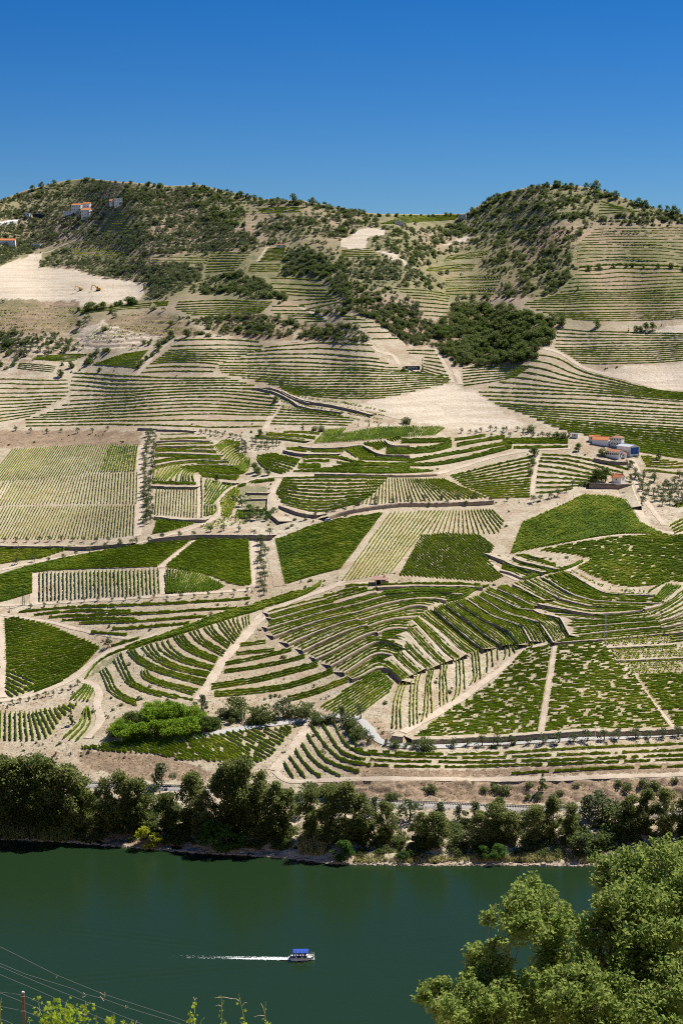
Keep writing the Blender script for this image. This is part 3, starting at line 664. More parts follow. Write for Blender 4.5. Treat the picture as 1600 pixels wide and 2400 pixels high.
for i, (s_, k_) in enumerate([('5 1105,266 1220,250', 2), ('5 1085,308 1260,290', 2), ('5 1035,355 1200,325 1340,286', 2), ('5 1030,392 1250,358 1400,318', 2), ('5 970,466 1200,430 1330,392 1460,356', 3), ('5 985,500 1250,480 1420,430 1530,388', 3), ('5 1320,520 1450,488 1600,430', 3), ('5 1690,410 1800,395', 1)]):
    p_ = P(s_)
    for j in range(k_):
        q = resamp(chaikin(p_ - np.array([0, j * 5.2]), 2), max(6, int(plen(p_) / 1.5)))
        ROWS.append(dict(px=q, desc=f'{ordinal(i + 1)} bench from the top right of the fan track', k=j + 1, frm='bottom', h=1.15, w=.6, dens=1.0, tint=.05))
# -- central terraces
CT2 = [CT[0], CT[1], CT[2], CT[3], CT[4], CT[5], CT[6], CT[7], CT[8], CT[9]]
for i in range(9):
    between(f'{ordinal(i + 1)} central terrace from the bottom', [CT2[i], CT2[i + 1]], 3, .10, .62, tint=.04)
between('top terrace left of the stone hut', ['A 110,392 400,310 650,250', 'A 110,360 400,280 650,222'], 1, .4, .4)
for i in range(5): between(f'{ordinal(i + 1)} upper central terrace above the stepped wall ends', [CU[i], CU[i + 1]], 3, .10, .62, tint=.0)
F('band in front of the stone hut', ['A 820,140 940,122 1060,125'], 1); F('long band right of the stone hut', ['A 1130,125 1350,118 1568,118 1850,115 2060,128'], 1)
F('terrace under the wall of the stone hut', ['A 1180,190 1400,172 1568,165 1900,165', 'A 1150,205 1300,195 1568,180 1900,185'], 3, 'top', tint=-.02)
F('terrace edge left of the stone hut', ['A 620,238 780,190 940,152', 'A 680,275 900,215 1100,165'], 3, 'top', tint=.03)
for i in range(9):
    between(f'{ordinal(i + 1)} slanting bench of the central spur', [DG[i], DG[i + 1]], 5, .07, .78, wh=1.7, tint=.05, dens=1.0)
between('slanting bench under the top spur walls', [DG[9], DG[10]], 5, .15, .85, wh=1.7, dens=1.0); between('slanting bench among the top spur walls', [DG[10], DG[11]], 5, .15, .85, wh=1.7, dens=1.0)
between('upper slanting bench of the spur', ['B 990,340 1120,400 1310,490 1450,510', 'B 1050,300 1160,350 1300,420 1450,480'], 3, .2, .8, wh=1.7)
between('high slanting bench of the spur', ['B 1110,310 1260,380 1450,470', 'B 1180,280 1330,330 1560,430'], 4, .15, .85, wh=1.7)
between('bench beneath the dense field corner', ['B 1250,270 1400,350 1560,420', 'C 130,400 250,470 400,560'], 3, .2, .8)
F('green spur crest below the dark field', ['B 660,440 820,400 900,330 990,300', 'B 640,380 760,340 880,310 1040,290'], 4, 'top', tint=-.02)
F('corner bench at the top of the lowest spur walls', ['B 60,775 160,765 260,800 390,880', 'B 60,725 180,705 290,725 400,850'], 5, 'bottom', h=1.1, w=.55, tint=.03)
F('second corner bench at the top of the lowest spur walls', ['B 10,890 90,830 170,850 250,930', 'B 20,830 90,805 160,815 260,890'], 4, 'bottom', h=1.1, w=.55)
F('third corner bench at the top of the lowest spur walls', ['B -60,1000 60,960 150,990', 'B -20,950 60,925 140,940'], 4, 'bottom', h=1.1, w=.55)
F('fourth corner bench under the upper spur walls', ['B 250,650 330,640 380,690 500,800', 'B 260,610 330,600 400,670 500,770'], 3, 'bottom', h=1.1, w=.55)
F('bench in the triangle under the spur', ['L 1300,160 1330,60 1240,-60', 'L 1430,140 1500,0 1440,-120'], 4, 'left', dens=.85)
F('curving bench of the wide terraces', [CR[2], CR[3]], 6, 'bottom', wh=1.0, tint=.03, ends=False, h=1.15, w=.62, dens=.92); F('second curving bench of the wide terraces', [CR[1], CR[2]], 3, 'bottom', wh=1.0, ends=False, h=1.15, w=.62)
F('third curving bench of the wide terraces', [CR[0], CR[1]], 3, 'bottom', wh=1.6, ends=False, h=1.15, w=.62); F('fourth curving bench of the wide terraces', [CR[4], CR[0]], 3, 'bottom', wh=1.0, ends=False, h=1.15, w=.62)
F('fifth bench of the wide terraces', [CR[5], CR[4]], 4, 'bottom', wh=1.0, ends=False, h=1.15, w=.62); F('sixth bench of the wide terraces', [CR[6], CR[5]], 4, 'bottom', wh=1.0, ends=False, h=1.15, w=.62)
F('seventh bench of the wide terraces', [CR[7], CR[6]], 4, 'bottom', wh=1.0, ends=False, h=1.15, w=.62)
for i in range(10, 14): F(f'{ordinal(i - 9)} bench at the right edge of the wide terraces', [CR[i + 1], CR[i]], 3, 'bottom', wh=1.0, ends=False, h=1.15, w=.62, tint=.05)
F('last bench at the right edge of the wide terraces', ['C 1470,980 1640,960', CR[14]], 4, 'bottom', ends=False, h=1.15, w=.62, tint=.03)
F('green slope beside the small bench', ['C 1310,560 1420,440', 'C 1400,590 1550,450'], 7, 'left'); F('fallow plot edge hedge', ['C 1250,505 1390,420'], 1)
F('low bushes below the big dense field', ['C 560,320 700,400 860,470 1000,492 1240,500'], 1, dens=.7)
F('upper small terraces of the gully', ['C 30,205 240,250 400,282', 'C 30,165 130,165 400,260'], 3, 'bottom'); F('middle small terraces of the gully', ['C -60,245 150,285 280,312', 'C 0,205 220,260 350,300'], 3, 'bottom')
F('lower small terraces of the gully', ['C -100,290 30,335 90,380', 'C -90,250 100,290 270,330'], 4, 'bottom'); F('green ridge line of the gully', ['C 90,380 300,310 520,280 640,220', 'C 110,395 300,335 520,295 650,230'], 3, 'bottom', tint=-.03)
F('rough bench below the big dense field', ['C 300,370 540,510 800,580', 'C 470,310 660,420 800,500'], 8, 'bottom', ends=False, h=1.15, w=.62, tint=.0)
# -- middle right
F('big dense field at the right edge', ['4 890,775 1200,712 1620,690', '4 1000,850 1300,800 1620,790', '4 1200,935 1400,930 1620,900'], 34, 'top', '4 900,768 960,748 1140,716 1290,700 1620,694 1620,905 1520,912 1380,940 1250,925 1080,850 1140,815 1085,790', dens=.95, tint=.03)
F('bright field below the small white house', ['4 700,700 1150,500', '4 780,790 1420,560', '4 1100,800 1620,650'], 58, 'top', '4 865,556 1080,510 1300,520 1370,640 1480,690 1290,690 1140,710 960,745 775,780', tint=.06)
F('dark dense field in the middle', ['4 230,860 330,932', '4 330,700 620,940', '4 600,670 830,850'], 42, 'left', '4 375,682 725,692 675,815 770,915 262,882', tint=.02, h=1.15, w=.55)
F('pale striped field in the middle', ['4 228,592 120,742 5,905', '4 447,586 375,680 225,868'], 13, 'left', tint=.16, w=.5, h=1.15)
F('fan striped field above the dark field', ['4 447,586 372,684', '4 560,583 570,688', '4 690,578 800,690'], 19, 'left', '4 440,582 775,572 722,692 368,684', tint=.06, w=.5, h=1.15)
F('dense green field left of the pale stripes', ['p 645,1268 760,1225 897,1203', 'p 668,1370 720,1352 800,1332'], 34, 'top', tint=-.05)
F('contour field left of the garden wall', ['4 920,327 1060,332 1320,395', '4 905,360 1040,375 1260,430', '4 888,505 1000,500 1120,470'], 9, 'top', '4 905,322 1060,320 1190,345 1330,380 1330,420 1240,425 1150,450 1100,470 1020,500 888,515', tint=-.05)
F('contour field right of the striped middle field', ['4 500,426 680,380 868,338', '4 560,470 720,455 868,440', '4 680,526 865,522'], 14, 'top', tint=.02)
F('striped field under the white road', ['4 118,440 80,552', '4 300,434 335,545', '4 470,440 665,525'], 32, 'left', tint=.08, w=.5, h=1.15)
F('rounded rows left of the striped field', ['3 1300,437 1568,432 1780,438', '3 1268,500 1330,530 1500,548 1700,520', '3 1300,560 1400,582 1500,588 1640,552'], 11, 'top', tint=.0)
F('dense diagonal field in the upper middle', ['E 690,310 810,190', 'E 1000,295 1130,165', '4 430,245 510,195'], 56, 'left', '4 0,228 180,200 430,188 480,205 430,236 0,268 E 690,310 800,190 1000,165', tint=-.02)
for i, (s_, k_, t_) in enumerate([('E 410,210 560,212 740,232', 2, .05), ('E 250,230 450,240 700,270', 2, 0), ('E 150,265 400,275 600,302', 3, .08), ('E 440,375 620,385', 3, .08), ('E 660,385 960,388', 3, -.02),
    ('E 580,445 900,440 1060,490', 2, 0), ('E 590,485 830,482', 2, 0), ('E 545,540 750,540', 4, 0), ('E 1100,460 1568,480 4 320,360 540,322 660,297 790,272', 3, .03), ('4 520,262 660,242', 3, 0), ('4 530,290 650,265 750,250', 3, .03),
    ('4 600,345 700,320 780,297', 4, 0), ('4 740,275 900,272 1040,272', 5, -.06), ('4 790,298 1040,292', 2, 0), ('4 275,272 400,270 500,268', 4, .02), ('4 205,322 330,322 430,312 505,292', 6, .06), ('4 0,380 200,378 430,378 600,345', 3, 0)]):
    B(f'{ordinal(i + 1)} little terrace of the upper middle', [s_], k_, 2.6, tint=t_)
F('small tilted block of the upper middle', ['E 975,365 1080,440', 'E 1110,345 1260,430'], 8, 'left', tint=.05); F('second small tilted block of the upper middle', ['E 1150,310 1250,385', 'E 1300,295 1365,340'], 7, 'left', tint=.02)
F('third small tilted block of the upper middle', ['E 1360,270 1400,305', 'E 1460,255 1490,275'], 5, 'left')
F('long dark rows above the white road', ['E 930,450 1060,490 1568,520', 'E 850,540 1100,550 1568,552', 'E 500,570 900,578 1568,590 4 420,400'], 9, 'top', tint=-.05)
F('slanting dark rows left of the long terraces', ['E 290,405 400,430 560,465', 'E 160,432 300,445 530,510', 'E 190,460 300,510 480,560', 'E 165,460 230,540 400,590'], 9, 'top', tint=-.06)
F('yellow plot right of the lane', ['H 970,490 1130,500', 'H 1040,610 1300,640 1700,600', 'H 1050,690 1400,725 1700,735'], 7, 'top', tint=.3)
F('corner rows at the right edge by the olive grove', ['4 1510,655 1620,600', '4 1530,690 1620,650'], 4, 'top', tint=.1); F('dark rows at the right edge above the olive grove', ['H 1450,1180 1600,1120', 'H 1500,1200 1600,1170'], 3, 'top')
# -- middle left
F('top strip of the big left striped field', ['3 60,300 -60,450', '3 320,284 225,432', '3 632,282 615,405'], 56, 'left', '3 -40,300 320,283 634,282 630,404 420,408 250,430 -40,452', tint=-.02, w=.95, h=1.5)
F('middle strip of the big left striped field', ['3 20,450 -40,565', '3 250,432 180,553', '3 440,410 420,550', '3 630,406 626,550'], 46, 'left', '3 -40,452 250,432 420,411 632,405 630,550 250,552 -40,562', tint=.05, w=.42, h=1.0)
F('bottom strip of the big left striped field', ['3 20,566 -60,712', '3 250,558 170,714', '3 440,557 410,716', '3 630,557 625,695'], 48, 'left', '3 -40,566 628,556 625,695 590,716 -40,714', tint=.04, w=.42, h=1.0)
for i, (s_, k_) in enumerate([('G 180,185 400,188 570,185', 2), ('G 172,248 430,242 700,238', 3), ('G 120,315 450,305 780,292', 3), ('G 430,345 640,342 790,345', 3), ('G 120,385 480,385 820,405', 4), ('G 112,442 480,445 870,465', 4), ('G 100,525 300,490 480,465 870,470', 4), ('G 100,590 300,540 540,512 940,515', 4), ('G 600,545 800,570 1020,590', 5)]):
    B(f'{ordinal(i + 1)} yellow-green terrace beside the avenue', [s_], max(1, k_ - 1), 2.6, tint=.26 - .02 * i, h=1.2, w=.7)
F('radiating rows above the curved rows', ['G 795,330 870,265 940,245', 'G 850,385 940,310 1090,270', 'G 905,455 1000,370 1090,340', 'G 960,520 1000,440 1080,410', 'G 1030,580 1070,490 1150,440', 'G 1085,600 1130,510 1175,480'], 15, 'left', tint=.1)
F('curved rows turning round the square block', ['G 300,720 330,640 400,570 580,550 800,570 1060,595 1110,490', 'G 420,730 430,610 520,578 900,605 1085,615 1140,520', 'G 480,730 480,630 600,595 900,625 1100,635 1150,580 1180,480', 'G 560,730 535,640 600,612 900,645 1100,655 1190,600 1205,480'], 7, 'left', tint=.04)
F('short fan rows beside the olive avenue', ['G 95,700 110,590', 'G 145,712 250,570', 'G 235,715 400,540', 'G 280,720 420,560'], 8, 'left', tint=.05)
F('green wedge inside the curved rows', ['G 620,640 850,665 1080,680', 'G 660,675 800,690 1050,710'], 4, 'top'); F('hedge row above the square block', ['G 80,748 330,758 585,765', 'G 80,735 330,745 585,752'], 2, 'top')
F('square striped block beside the olive avenue', ['G 137,805 115,1108', 'G 370,805 345,1125', 'G 595,805 590,1145'], 15, 'left', tint=.05, w=.42, h=1.0)
F('slanting rows right of the square block', ['G 690,790 715,705', 'G 690,890 800,740', 'G 690,985 840,745', 'G 740,990 890,750', 'G 775,985 880,860 990,770'], 9, 'left', tint=.05); F('single row left of the slanting rows', ['G 645,695 655,900 650,1140'], 1)
F('short rows below the slanting rows', ['G 690,1000 690,1120', 'G 780,1000 778,1110'], 4, 'left'); F('bent row below the slanting rows', ['G 805,1000 825,1080 760,1110 700,1130'], 1)
F('rows right of the white bend', ['G 1030,810 920,900 870,960 905,1060 880,1130', 'G 1060,820 970,900 930,980 940,1080 920,1150', 'G 1080,860 1040,950 1010,1040 960,1140'], 6, 'left', tint=.1, dens=.85)
F('rows below the garden plots', ['G 1060,1070 1050,1150', 'G 1150,1070 1145,1160'], 5, 'left', tint=.08); F('sloping band above the garden plots', ['G 1060,800 1250,745 1490,720', 'G 1070,770 1250,720 1480,710'], 3, 'top', dens=.9)
F('low rows below the white bend', ['3 920,660 1000,630 1130,600', '3 950,672 1050,650 1130,640'], 4, 'top', dens=.7, tint=.12)
F('dense wedge under the square block', ['3 722,628 890,642', '3 700,690 770,680'], 12, 'top', tint=-.02)
F('thin field above the lower white track', ['3 -30,760 350,752', '3 -30,830 200,800'], 9, 'top', '3 -30,755 390,750 330,775 200,800 60,832 -30,838', tint=.06)
F('long dense field below the olive lined track', ['3 -30,892 150,864 400,845 725,838', '3 100,852 300,803 500,768 680,738 870,723'], 16, 'bottom', tint=-.06)
F('dense field with a rounded lower edge', ['3 900,716 1140,722', '3 800,800 1155,830', '3 700,850 1155,935'], 30, 'top', '3 905,716 1142,722 1157,925 1090,936 960,880 760,840', tint=-.05)
F('striped rectangle above the young tree row', ['3 182,870 182,998', '3 725,852 732,966'], 31, 'left', w=.6, h=1.3, tint=-.03)
F('diagonal patch beside the striped rectangle', ['3 740,860 770,980', '3 850,840 800,965', '3 1045,925 960,965'], 28, 'left', '3 757,850 880,850 1045,940 960,957 760,967', tint=-.05)
F('green field behind the lattice pylon', ['3 -30,895 148,874', '3 -30,1010 146,962'], 16, 'top', tint=.03)
for i, s_ in enumerate(['5 85,110 300,92 500,82 900,68 1150,50', '5 155,125 400,102 600,107', '5 225,138 500,118 640,120 1090,92', '5 285,151 450,137 620,147', '5 365,161 600,157 950,132', '5 515,188 700,180 870,163', '5 420,206 585,214', '5 510,268 640,232']):
    F('long contour lines below the young tree row', [s_], 1, 'top', w=1.1, h=1.7, tint=-.06); ROWS[-1]['k'] = i + 1
F('dark triangular field at the left edge', ['5 0,150 150,115', '5 10,330 470,262', '5 30,420 400,340', '5 120,490 330,410'], 36, 'top', '5 20,128 40,128 210,165 472,276 400,350 300,420 180,480 100,470 170,430 28,368', tint=-.08)
F('fan rows under the dark triangular field', ['5 30,375 165,430', '5 28,425 125,475', '5 25,470 60,500'], 6, 'top', tint=-.05)
F('upright rows at the lower left edge', ['5 -20,570 -25,700', '5 65,572 68,702', '5 125,572 140,704', '5 170,570 225,690', '5 240,555 275,610', '5 295,540 335,560', '5 350,528 352,545'], 18, 'left', '5 -30,570 150,572 350,526 352,545 250,655 235,695 150,705 -30,705', tint=.0)
F('little block beside the winding track', ['5 325,515 390,445', '5 405,522 428,460'], 5, 'left'); F('twin rows inside the winding track', ['5 290,695 370,630 388,560', '5 350,705 425,620 405,548'], 3, 'left')
# -- upper slopes
F('contour rows of the left upper slope', ['1 800,818 1000,815 1190,825', '1 780,862 1000,850 1215,855', '1 730,900 900,888 1110,890', '1 690,930 900,917 1000,930', '1 650,968 800,958 980,962'], 11, 'top', h=1.7, w=1.2, tint=.02)
F('contour rows below the name sign', ['1 1215,852 1400,832 1568,830 1720,842', '1 1130,886 1300,877 1568,882 1740,905', '1 1000,930 1300,927 1568,936 1850,955', '1 1020,972 1300,987 1568,992 2060,985', '1 1280,1032 1568,1052 2060,1020', '1 1330,1062 1568,1092 1770,1082'], 18, 'top',
  '1 1000,925 1130,880 1215,850 1400,826 1710,826 1720,880 1850,930 1960,950 2070,985 2070,1015 1890,1060 1770,1090 1400,1100 1280,1035 1020,985', h=1.7, w=1.2, tint=.02)
F('rows right of the name sign', ['2 300,868 435,872', '2 370,960 500,1000'], 8, 'top', '2 290,860 440,868 512,1005 360,990 380,900 300,880', h=1.6, w=1.1)
F('upper rows above the name sign', ['2 -30,702 70,717', '2 60,748 160,742', '2 110,772 200,772', '2 140,812 260,812'], 6, 'top', h=1.6, w=1.1)
F('rows at the left edge of the upper slope', ['1 -40,1000 310,1003', '3 -40,60 315,50', '3 -40,180 140,150'], 12, 'top', '1 -40,990 320,1000 318,1090 200,1180 -40,1200 ', h=1.7, w=1.1, tint=.05)
F('long wavy rows across the upper slope', ['p 172,876 350,884 540,888', 'p 165,905 300,914 420,906 600,906', 'p 165,940 350,930 500,921 650,935', 'p 120,965 350,946 500,941 655,955', 'p 60,985 300,979 450,970 640,974', 'p 60,1000 300,994 480,1003 615,1000'], 15, 'top', h=1.7, w=1.25, tint=.0)
F('rows right of the white upper path', ['E 380,0 900,45', 'E 340,62 1050,88', 'E 310,97 1060,112', 'E 290,132 1000,148'], 6, 'top', h=1.7, w=1.1, tint=-.03)
F('rows between the dark walls', ['3 1330,40 1420,70 1568,85 1780,130', '3 1280,100 1400,120 1568,150 1750,180'], 4, 'top', h=1.5, dens=.8, tint=-.06)
F('small rows below the wooded gully', ['2 555,948 700,938 870,938', '2 560,1026 700,1010 800,985'], 7, 'top', h=1.6, w=1.0, tint=-.04)
F('long rows right of the bare field', ['2 905,885 1000,900 1100,962 1240,1000 1430,1048 1620,1062', 'p 1116,916 1350,922 1600,938 1640,940', 'p 1150,945 1350,956 1640,968', 'p 1225,970 1400,985 1640,997', 'p 1290,998 1450,1010 1640,1027', 'p 1460,1054 1640,1080'], 28, 'top',
  'p 1258,830 1312,836 1362,868 1440,890 1540,912 1640,922 1640,1085 1455,1058 1450,1030 1400,1025 1330,1012 1250,990 1180,958 1115,922 1180,890', h=1.7, w=1.2, tint=.0)
F('sparse rows of the upper right slope', ['2 1090,497 1300,490 1620,490', '2 1000,602 1250,592 1620,575', '2 830,652 1100,642 1620,640', '2 920,690 1200,692 1620,680', '2 1060,722 1300,732 1620,715'], 19, 'top', h=1.5, w=.9, tint=.05)
F('lower rows of the upper right slope', ['2 990,770 1200,782 1620,790', '2 980,852 1200,850 1620,836', '2 1050,890 1300,895 1620,880', '2 1090,920 1200,932 1620,910'], 14, 'top', h=1.5, w=.9, tint=.02)
F('highest rows of the upper right slope', ['2 1160,310 1300,298 1620,300', '2 1080,380 1300,370 1620,385', '2 1080,455 1300,442 1620,465'], 12, 'top', h=1.4, w=.9, dens=.97, tint=-.02)
F('dark hedge line across the upper right slope', ['2 1090,482 1250,466 1400,470 1620,482'], 1, h=2.6, w=2.0, tint=-.1)
F('valley rows between the hills', ['2 480,530 740,522', '2 480,605 700,602'], 7, 'top', h=1.6, w=1.1, tint=-.03); F('lower valley rows between the hills', ['2 240,582 500,600', '2 330,625 490,640', '2 380,705 490,712'], 8, 'top', h=1.6, w=1.1, tint=.02)
F('dark rows under the wooded knoll', ['1 820,642 1000,636 1250,642', '1 800,672 1000,668 1230,664', '1 880,702 1100,700 1200,690'], 7, 'top', h=1.7, w=1.6, tint=-.06)
F('rows right of the wooded knoll', ['1 1240,532 1480,542', '1 1250,575 1500,585', '1 1320,605 1520,615', '1 1400,680 1560,640'], 8, 'top', h=1.6, w=1.1); F('rows under the knoll rows', ['1 1250,662 1400,660', '1 1240,692 1470,700', '1 1400,735 1500,728'], 6, 'top', h=1.6, w=1.1)
F('bright green patch at the left', ['1 170,890 300,882 400,882', '1 150,908 330,915'], 6, 'top', w=1.5, tint=.02); F('bright green wedge at the left', ['1 430,930 620,945', '1 560,882 680,866'], 12, 'top', w=1.3, tint=.05)
F('bright plot by the hut on the hill', ['1 1230,398 1310,396', '1 1188,455 1300,450'], 10, 'top', w=1.4, tint=.08); F('second bright plot on the hill', ['1 1150,470 1290,466', '1 1140,502 1280,502'], 5, 'top', w=1.4, tint=.12)
F('terraced plot on the hill', ['1 970,420 1150,416', '1 940,505 1080,495'], 8, 'top', w=1.3, tint=0); F('green crest plot', ['1 1180,208 1390,206', '1 1200,230 1380,226'], 5, 'top', w=1.6, tint=-.02)
F('green strip by the tree line', ['1 365,682 700,645', '1 370,694 690,664'], 3, 'top', w=1.4); F('green corner by the bare quarry', ['1 705,642 775,640', '1 720,660 770,658'], 4, 'top', w=1.3, tint=.08)
F('green saddle plot', ['2 0,405 130,398', '2 0,430 180,436'], 5, 'top', w=1.5, tint=0); F('green saddle field', ['2 270,248 540,242', '2 180,284 520,262'], 7, 'top', w=1.6, tint=.03)
F('plot below the right hill', ['2 490,432 680,402', '2 470,452 670,432'], 4, 'top', w=1.4); F('second plot below the right hill', ['2 400,482 620,466', '2 390,500 600,495'], 4, 'top', w=1.4); F('crest plot of the right hill', ['2 1190,180 1270,206', '2 1180,240 1370,225'], 5, 'top', w=1.4)
F('brown terraces at the left edge', ['1 -30,660 170,655 350,668', '1 -30,775 150,770 330,760'], 9, 'top', h=.8, w=.9, dens=.55, tint=-.02); F('terraces on the brown mound', ['1 560,700 800,705', '1 500,745 880,760', '1 380,810 560,820'], 10, 'top', h=.7, w=.7, dens=.5, tint=-.02)
F('terraces below the left houses', ['J 1240,300 1450,290', 'J 1140,490 1530,500'], 8, 'top', h=1.2, w=1.2, tint=0); F('thin rows on the olive hill', ['J 830,690 1100,690 1300,700', 'J 900,770 1300,790 1600,780'], 5, 'top', h=1.0, w=1.0, dens=.8, tint=-.02)
F('rows below the green wedge', ['1 90,925 260,940', '1 80,950 240,965'], 4, 'top', h=1.4); F('thin line rows on the left hill', ['1 700,430 960,440', '1 700,455 950,465'], 3, 'top', h=1.4, w=1.2)

TOT = [0.0]
def row_mesh(r_):
    """a leafy hedge: a ragged solid core along the row and loose leaves round it"""
    g0 = ground(r_['px']); L = plen(g0); TOT[0] += L
    if g0[:, 1].mean() > 1040: r_ = dict(r_, tint=r_['tint'] + .06)
    if r_.get('lift') is not None: g0[:, 2] += r_['lift']
    Ym = g0[:, 1].mean(); far = Ym / 620; st = .92 * far ** .9
    n = max(4, int(L / st)); g = resamp(g0, n); h, w = r_['h'] * (.74 if Ym < 1040 else .48), r_['w'] * (.60 if Ym < 1040 else .36)
    vig = np.clip(.98 + vnoise(np.arange(n) * st * .8, np.full(n, rng.uniform(0, 200)), 11) * .30 + rng.normal(0, .13, n), .35, 1.5)
    keep = np.ones(n, bool)
    if r_['dens'] < 1:
        ph = rng.uniform(0, 200); no = vnoise(np.arange(n) * st * .9, np.full(n, ph), 12) * .6 + rng.normal(0, .45, n)
        keep = no < np.quantile(no, r_['dens'])
    if r_['dens'] < .9 and not r_['desc'].startswith('patchy'):                              # separate plants, some missing
        pl = g[keep]; pl = pl + np.c_[rng.normal(0, .25, (len(pl), 2)), np.zeros(len(pl))]; k = 10; C = np.repeat(pl, k, 0); m = len(C)
        ph_ = np.repeat(rng.uniform(.6, 1.15, len(pl)), k); C = C + np.c_[rng.normal(0, .30, (m, 2)), np.sqrt(rng.uniform(.05, 1, m)) * h * 1.1 * ph_]
        tn = rng.normal(r_['tint'], .09, len(pl)) + vnoise(pl[:, 0] / 9, pl[:, 1] / 9, 16) * .12
        return quad_cloud(C, rng.uniform(.45, .85, m) * far ** .35, .85, .3), np.repeat(np.repeat(tn, k) + rng.normal(0, .07, m), 4)
    t = np.gradient(g[:, :2], axis=0); t /= np.linalg.norm(t, axis=1)[:, None] + 1e-9
    nr = np.stack([-t[:, 1], t[:, 0]], 1); wob = vnoise(np.arange(n) * .3, np.full(n, rng.uniform(0, 200)), 13) * .12
    prof = [(-.42, .10), (-.34, .82), (.26, .96), (.44, .10)]
    V = []
    for a, z in prof:
        off = (a * w * vig + wob + rng.normal(0, .06, n)); zz = h * z * vig + rng.normal(0, .05 * h, n)
        V.append(np.c_[g[:, :2] + nr * off[:, None] + rng.normal(0, .06, (n, 2)), g[:, 2] + zz])
    V = np.stack(V, 1); q = []
    seg = np.where(keep[:-1] & keep[1:])[0]
    A = V[seg]; Bq = V[seg + 1]
    core = np.stack([A[:, :-1], A[:, 1:], Bq[:, 1:], Bq[:, :-1]], 2).reshape(-1, 3)
    gk = g[keep]; k = max(3, int(round(r_.get('leaf', 5) * st / .9)))
    C = np.repeat(gk, k, 0); m = len(C); vk = np.repeat(vig[keep], k); nk = np.repeat(nr[keep], k, 0); tk = np.repeat(t[keep], k, 0)
    C = C + np.c_[tk * rng.uniform(-.5, .5, m)[:, None] * st + nk * (rng.normal(0, .36, m) * w)[:, None], np.sqrt(rng.uniform(.03, 1, m)) * h * vk * 1.06]
    S = rng.uniform(.5, 1.0, m) * min(.50, .24 + .35 * w) * far ** .35
    tn = rng.normal(r_['tint'], .05, n) + vnoise(np.arange(n) * st * .12, np.full(n, rng.uniform(0, 200)), 14) * .10 + vnoise(g[:, 0] / 22, g[:, 1] / 34, 15) * .20 + vnoise(g[:, 0] / 7, g[:, 1] / 9, 16) * .11
    tc = np.repeat(np.stack([tn[seg]] * 3, 1).ravel() - .06, 4); tl = np.repeat(np.repeat(tn[keep], k) + rng.normal(0, .10, m), 4)
    return np.concatenate([core, quad_cloud(C, S, .85, .35)]), np.concatenate([tc, tl])
def build_rows():
    def size(r_):
        g = Yat(r_['px'][:, 0], r_['px'][:, 1]); return plen(r_['px']) * r_['h'] * FPX / g.mean()
    # rows without a number get one within their bench, from the bottom up
    seen = {}
    for r_ in ROWS:
        if r_['k'] is None: seen[r_['desc']] = seen.get(r_['desc'], 0) + 1; r_['k'] = seen[r_['desc']]
    order = sorted(range(len(ROWS)), key=lambda i: -size(ROWS[i])); top = set(order[:300]); rv, rt = [], []
    for i, r_ in enumerate(ROWS):
        V, tn = row_mesh(r_)
        if len(V) < 4: continue
        if i in top:
            o = link('vine_row', fast_mesh('vine_row', V, None, [M['vine']], tint=tn))
            tag(o, f"{ordinal(r_['k'])} vine row from the {r_['frm']}, {r_['desc']}", 'vine row', 'vine rows of the valley slopes')
        else: rv.append(V); rt.append(tn)
    o = link('vineyard_rows', fast_mesh('vineyard_rows', np.concatenate(rv), None, [M['vine']], tint=np.concatenate(rt)))
    tag(o, 'remaining green vine rows covering the upper slopes and fields', 'vineyard', kind='stuff')
    print('rows', len(ROWS), 'km', TOT[0] / 1000, 'rest quads', sum(len(x) for x in rv) // 4)
build_rows()
# ------------------------------------------------------------------ trees
def crown_quads(blobs, n, S, shell=.35):
    vol = np.array([b[3] ** 2 for b in blobs]); vol /= vol.sum(); which = rng.choice(len(blobs), n, p=vol)
    B_ = np.array(blobs)[which]; d = rng.normal(size=(n, 3)); d /= np.linalg.norm(d, axis=1)[:, None]
    r_ = rng.uniform(shell, 1.05, n) ** .6 * B_[:, 3]
    C = B_[:, :3] + d * r_[:, None] * np.array([1, 1, .8])
    bt = rng.normal(0, .07, len(blobs))[which] + rng.normal(0, .05, n)
    return quad_cloud(C, S * rng.uniform(.6, 1.25, n), .7, .2), np.repeat(bt, 4)
def rb(n, R_, z0, z1, r0, r1, cone=0.0):
    """n leaf clumps spread through a crown of radius R_ between heights z0 and z1"""
    out = []
    for _ in range(n):
        z = rng.uniform(0, 1); a = rng.uniform(0, 6.283); prof = math.sin(math.pi * (0.15 + .8 * z)) if cone == 0 else (1 - z) ** cone
        rr = R_ * prof * math.sqrt(rng.uniform(.05, 1))
        out.append((math.cos(a) * rr, math.sin(a) * rr, z0 + (z1 - z0) * z, rng.uniform(r0, r1) * (1 if cone == 0 else max(.35, 1 - z * .7))))
    return out
def trunk_mb(h, r_, limbs, spread, lean=0.0):
    mb = MB(); a0 = rng.uniform(0, 6.28)
    top = np.array([lean * math.cos(a0), lean * math.sin(a0), h])
    mb.tube([(0, 0, -.6 * r_ - .4), (0, 0, h * .02), tuple(top * .35 + rng.normal(0, r_ * .4, 3) * [1, 1, 0]), tuple(top * .7), tuple(top)], [r_ * 1.5, r_ * 1.1, r_ * .8, r_ * .55, r_ * .2], 6)
    for i in range(limbs):
        z = rng.uniform(.3, .85); a = rng.uniform(0, 6.28); s0 = top * z; L = spread * rng.uniform(.6, 1.0)
        e = s0 + np.array([math.cos(a) * L, math.sin(a) * L, L * rng.uniform(.3, .9)])
        mb.tube([tuple(s0), tuple((s0 + e) / 2 + [0, 0, L * .06]), tuple(e)], [r_ * .45, r_ * .28, r_ * .08], 5)
    return mb
PROTO = {}
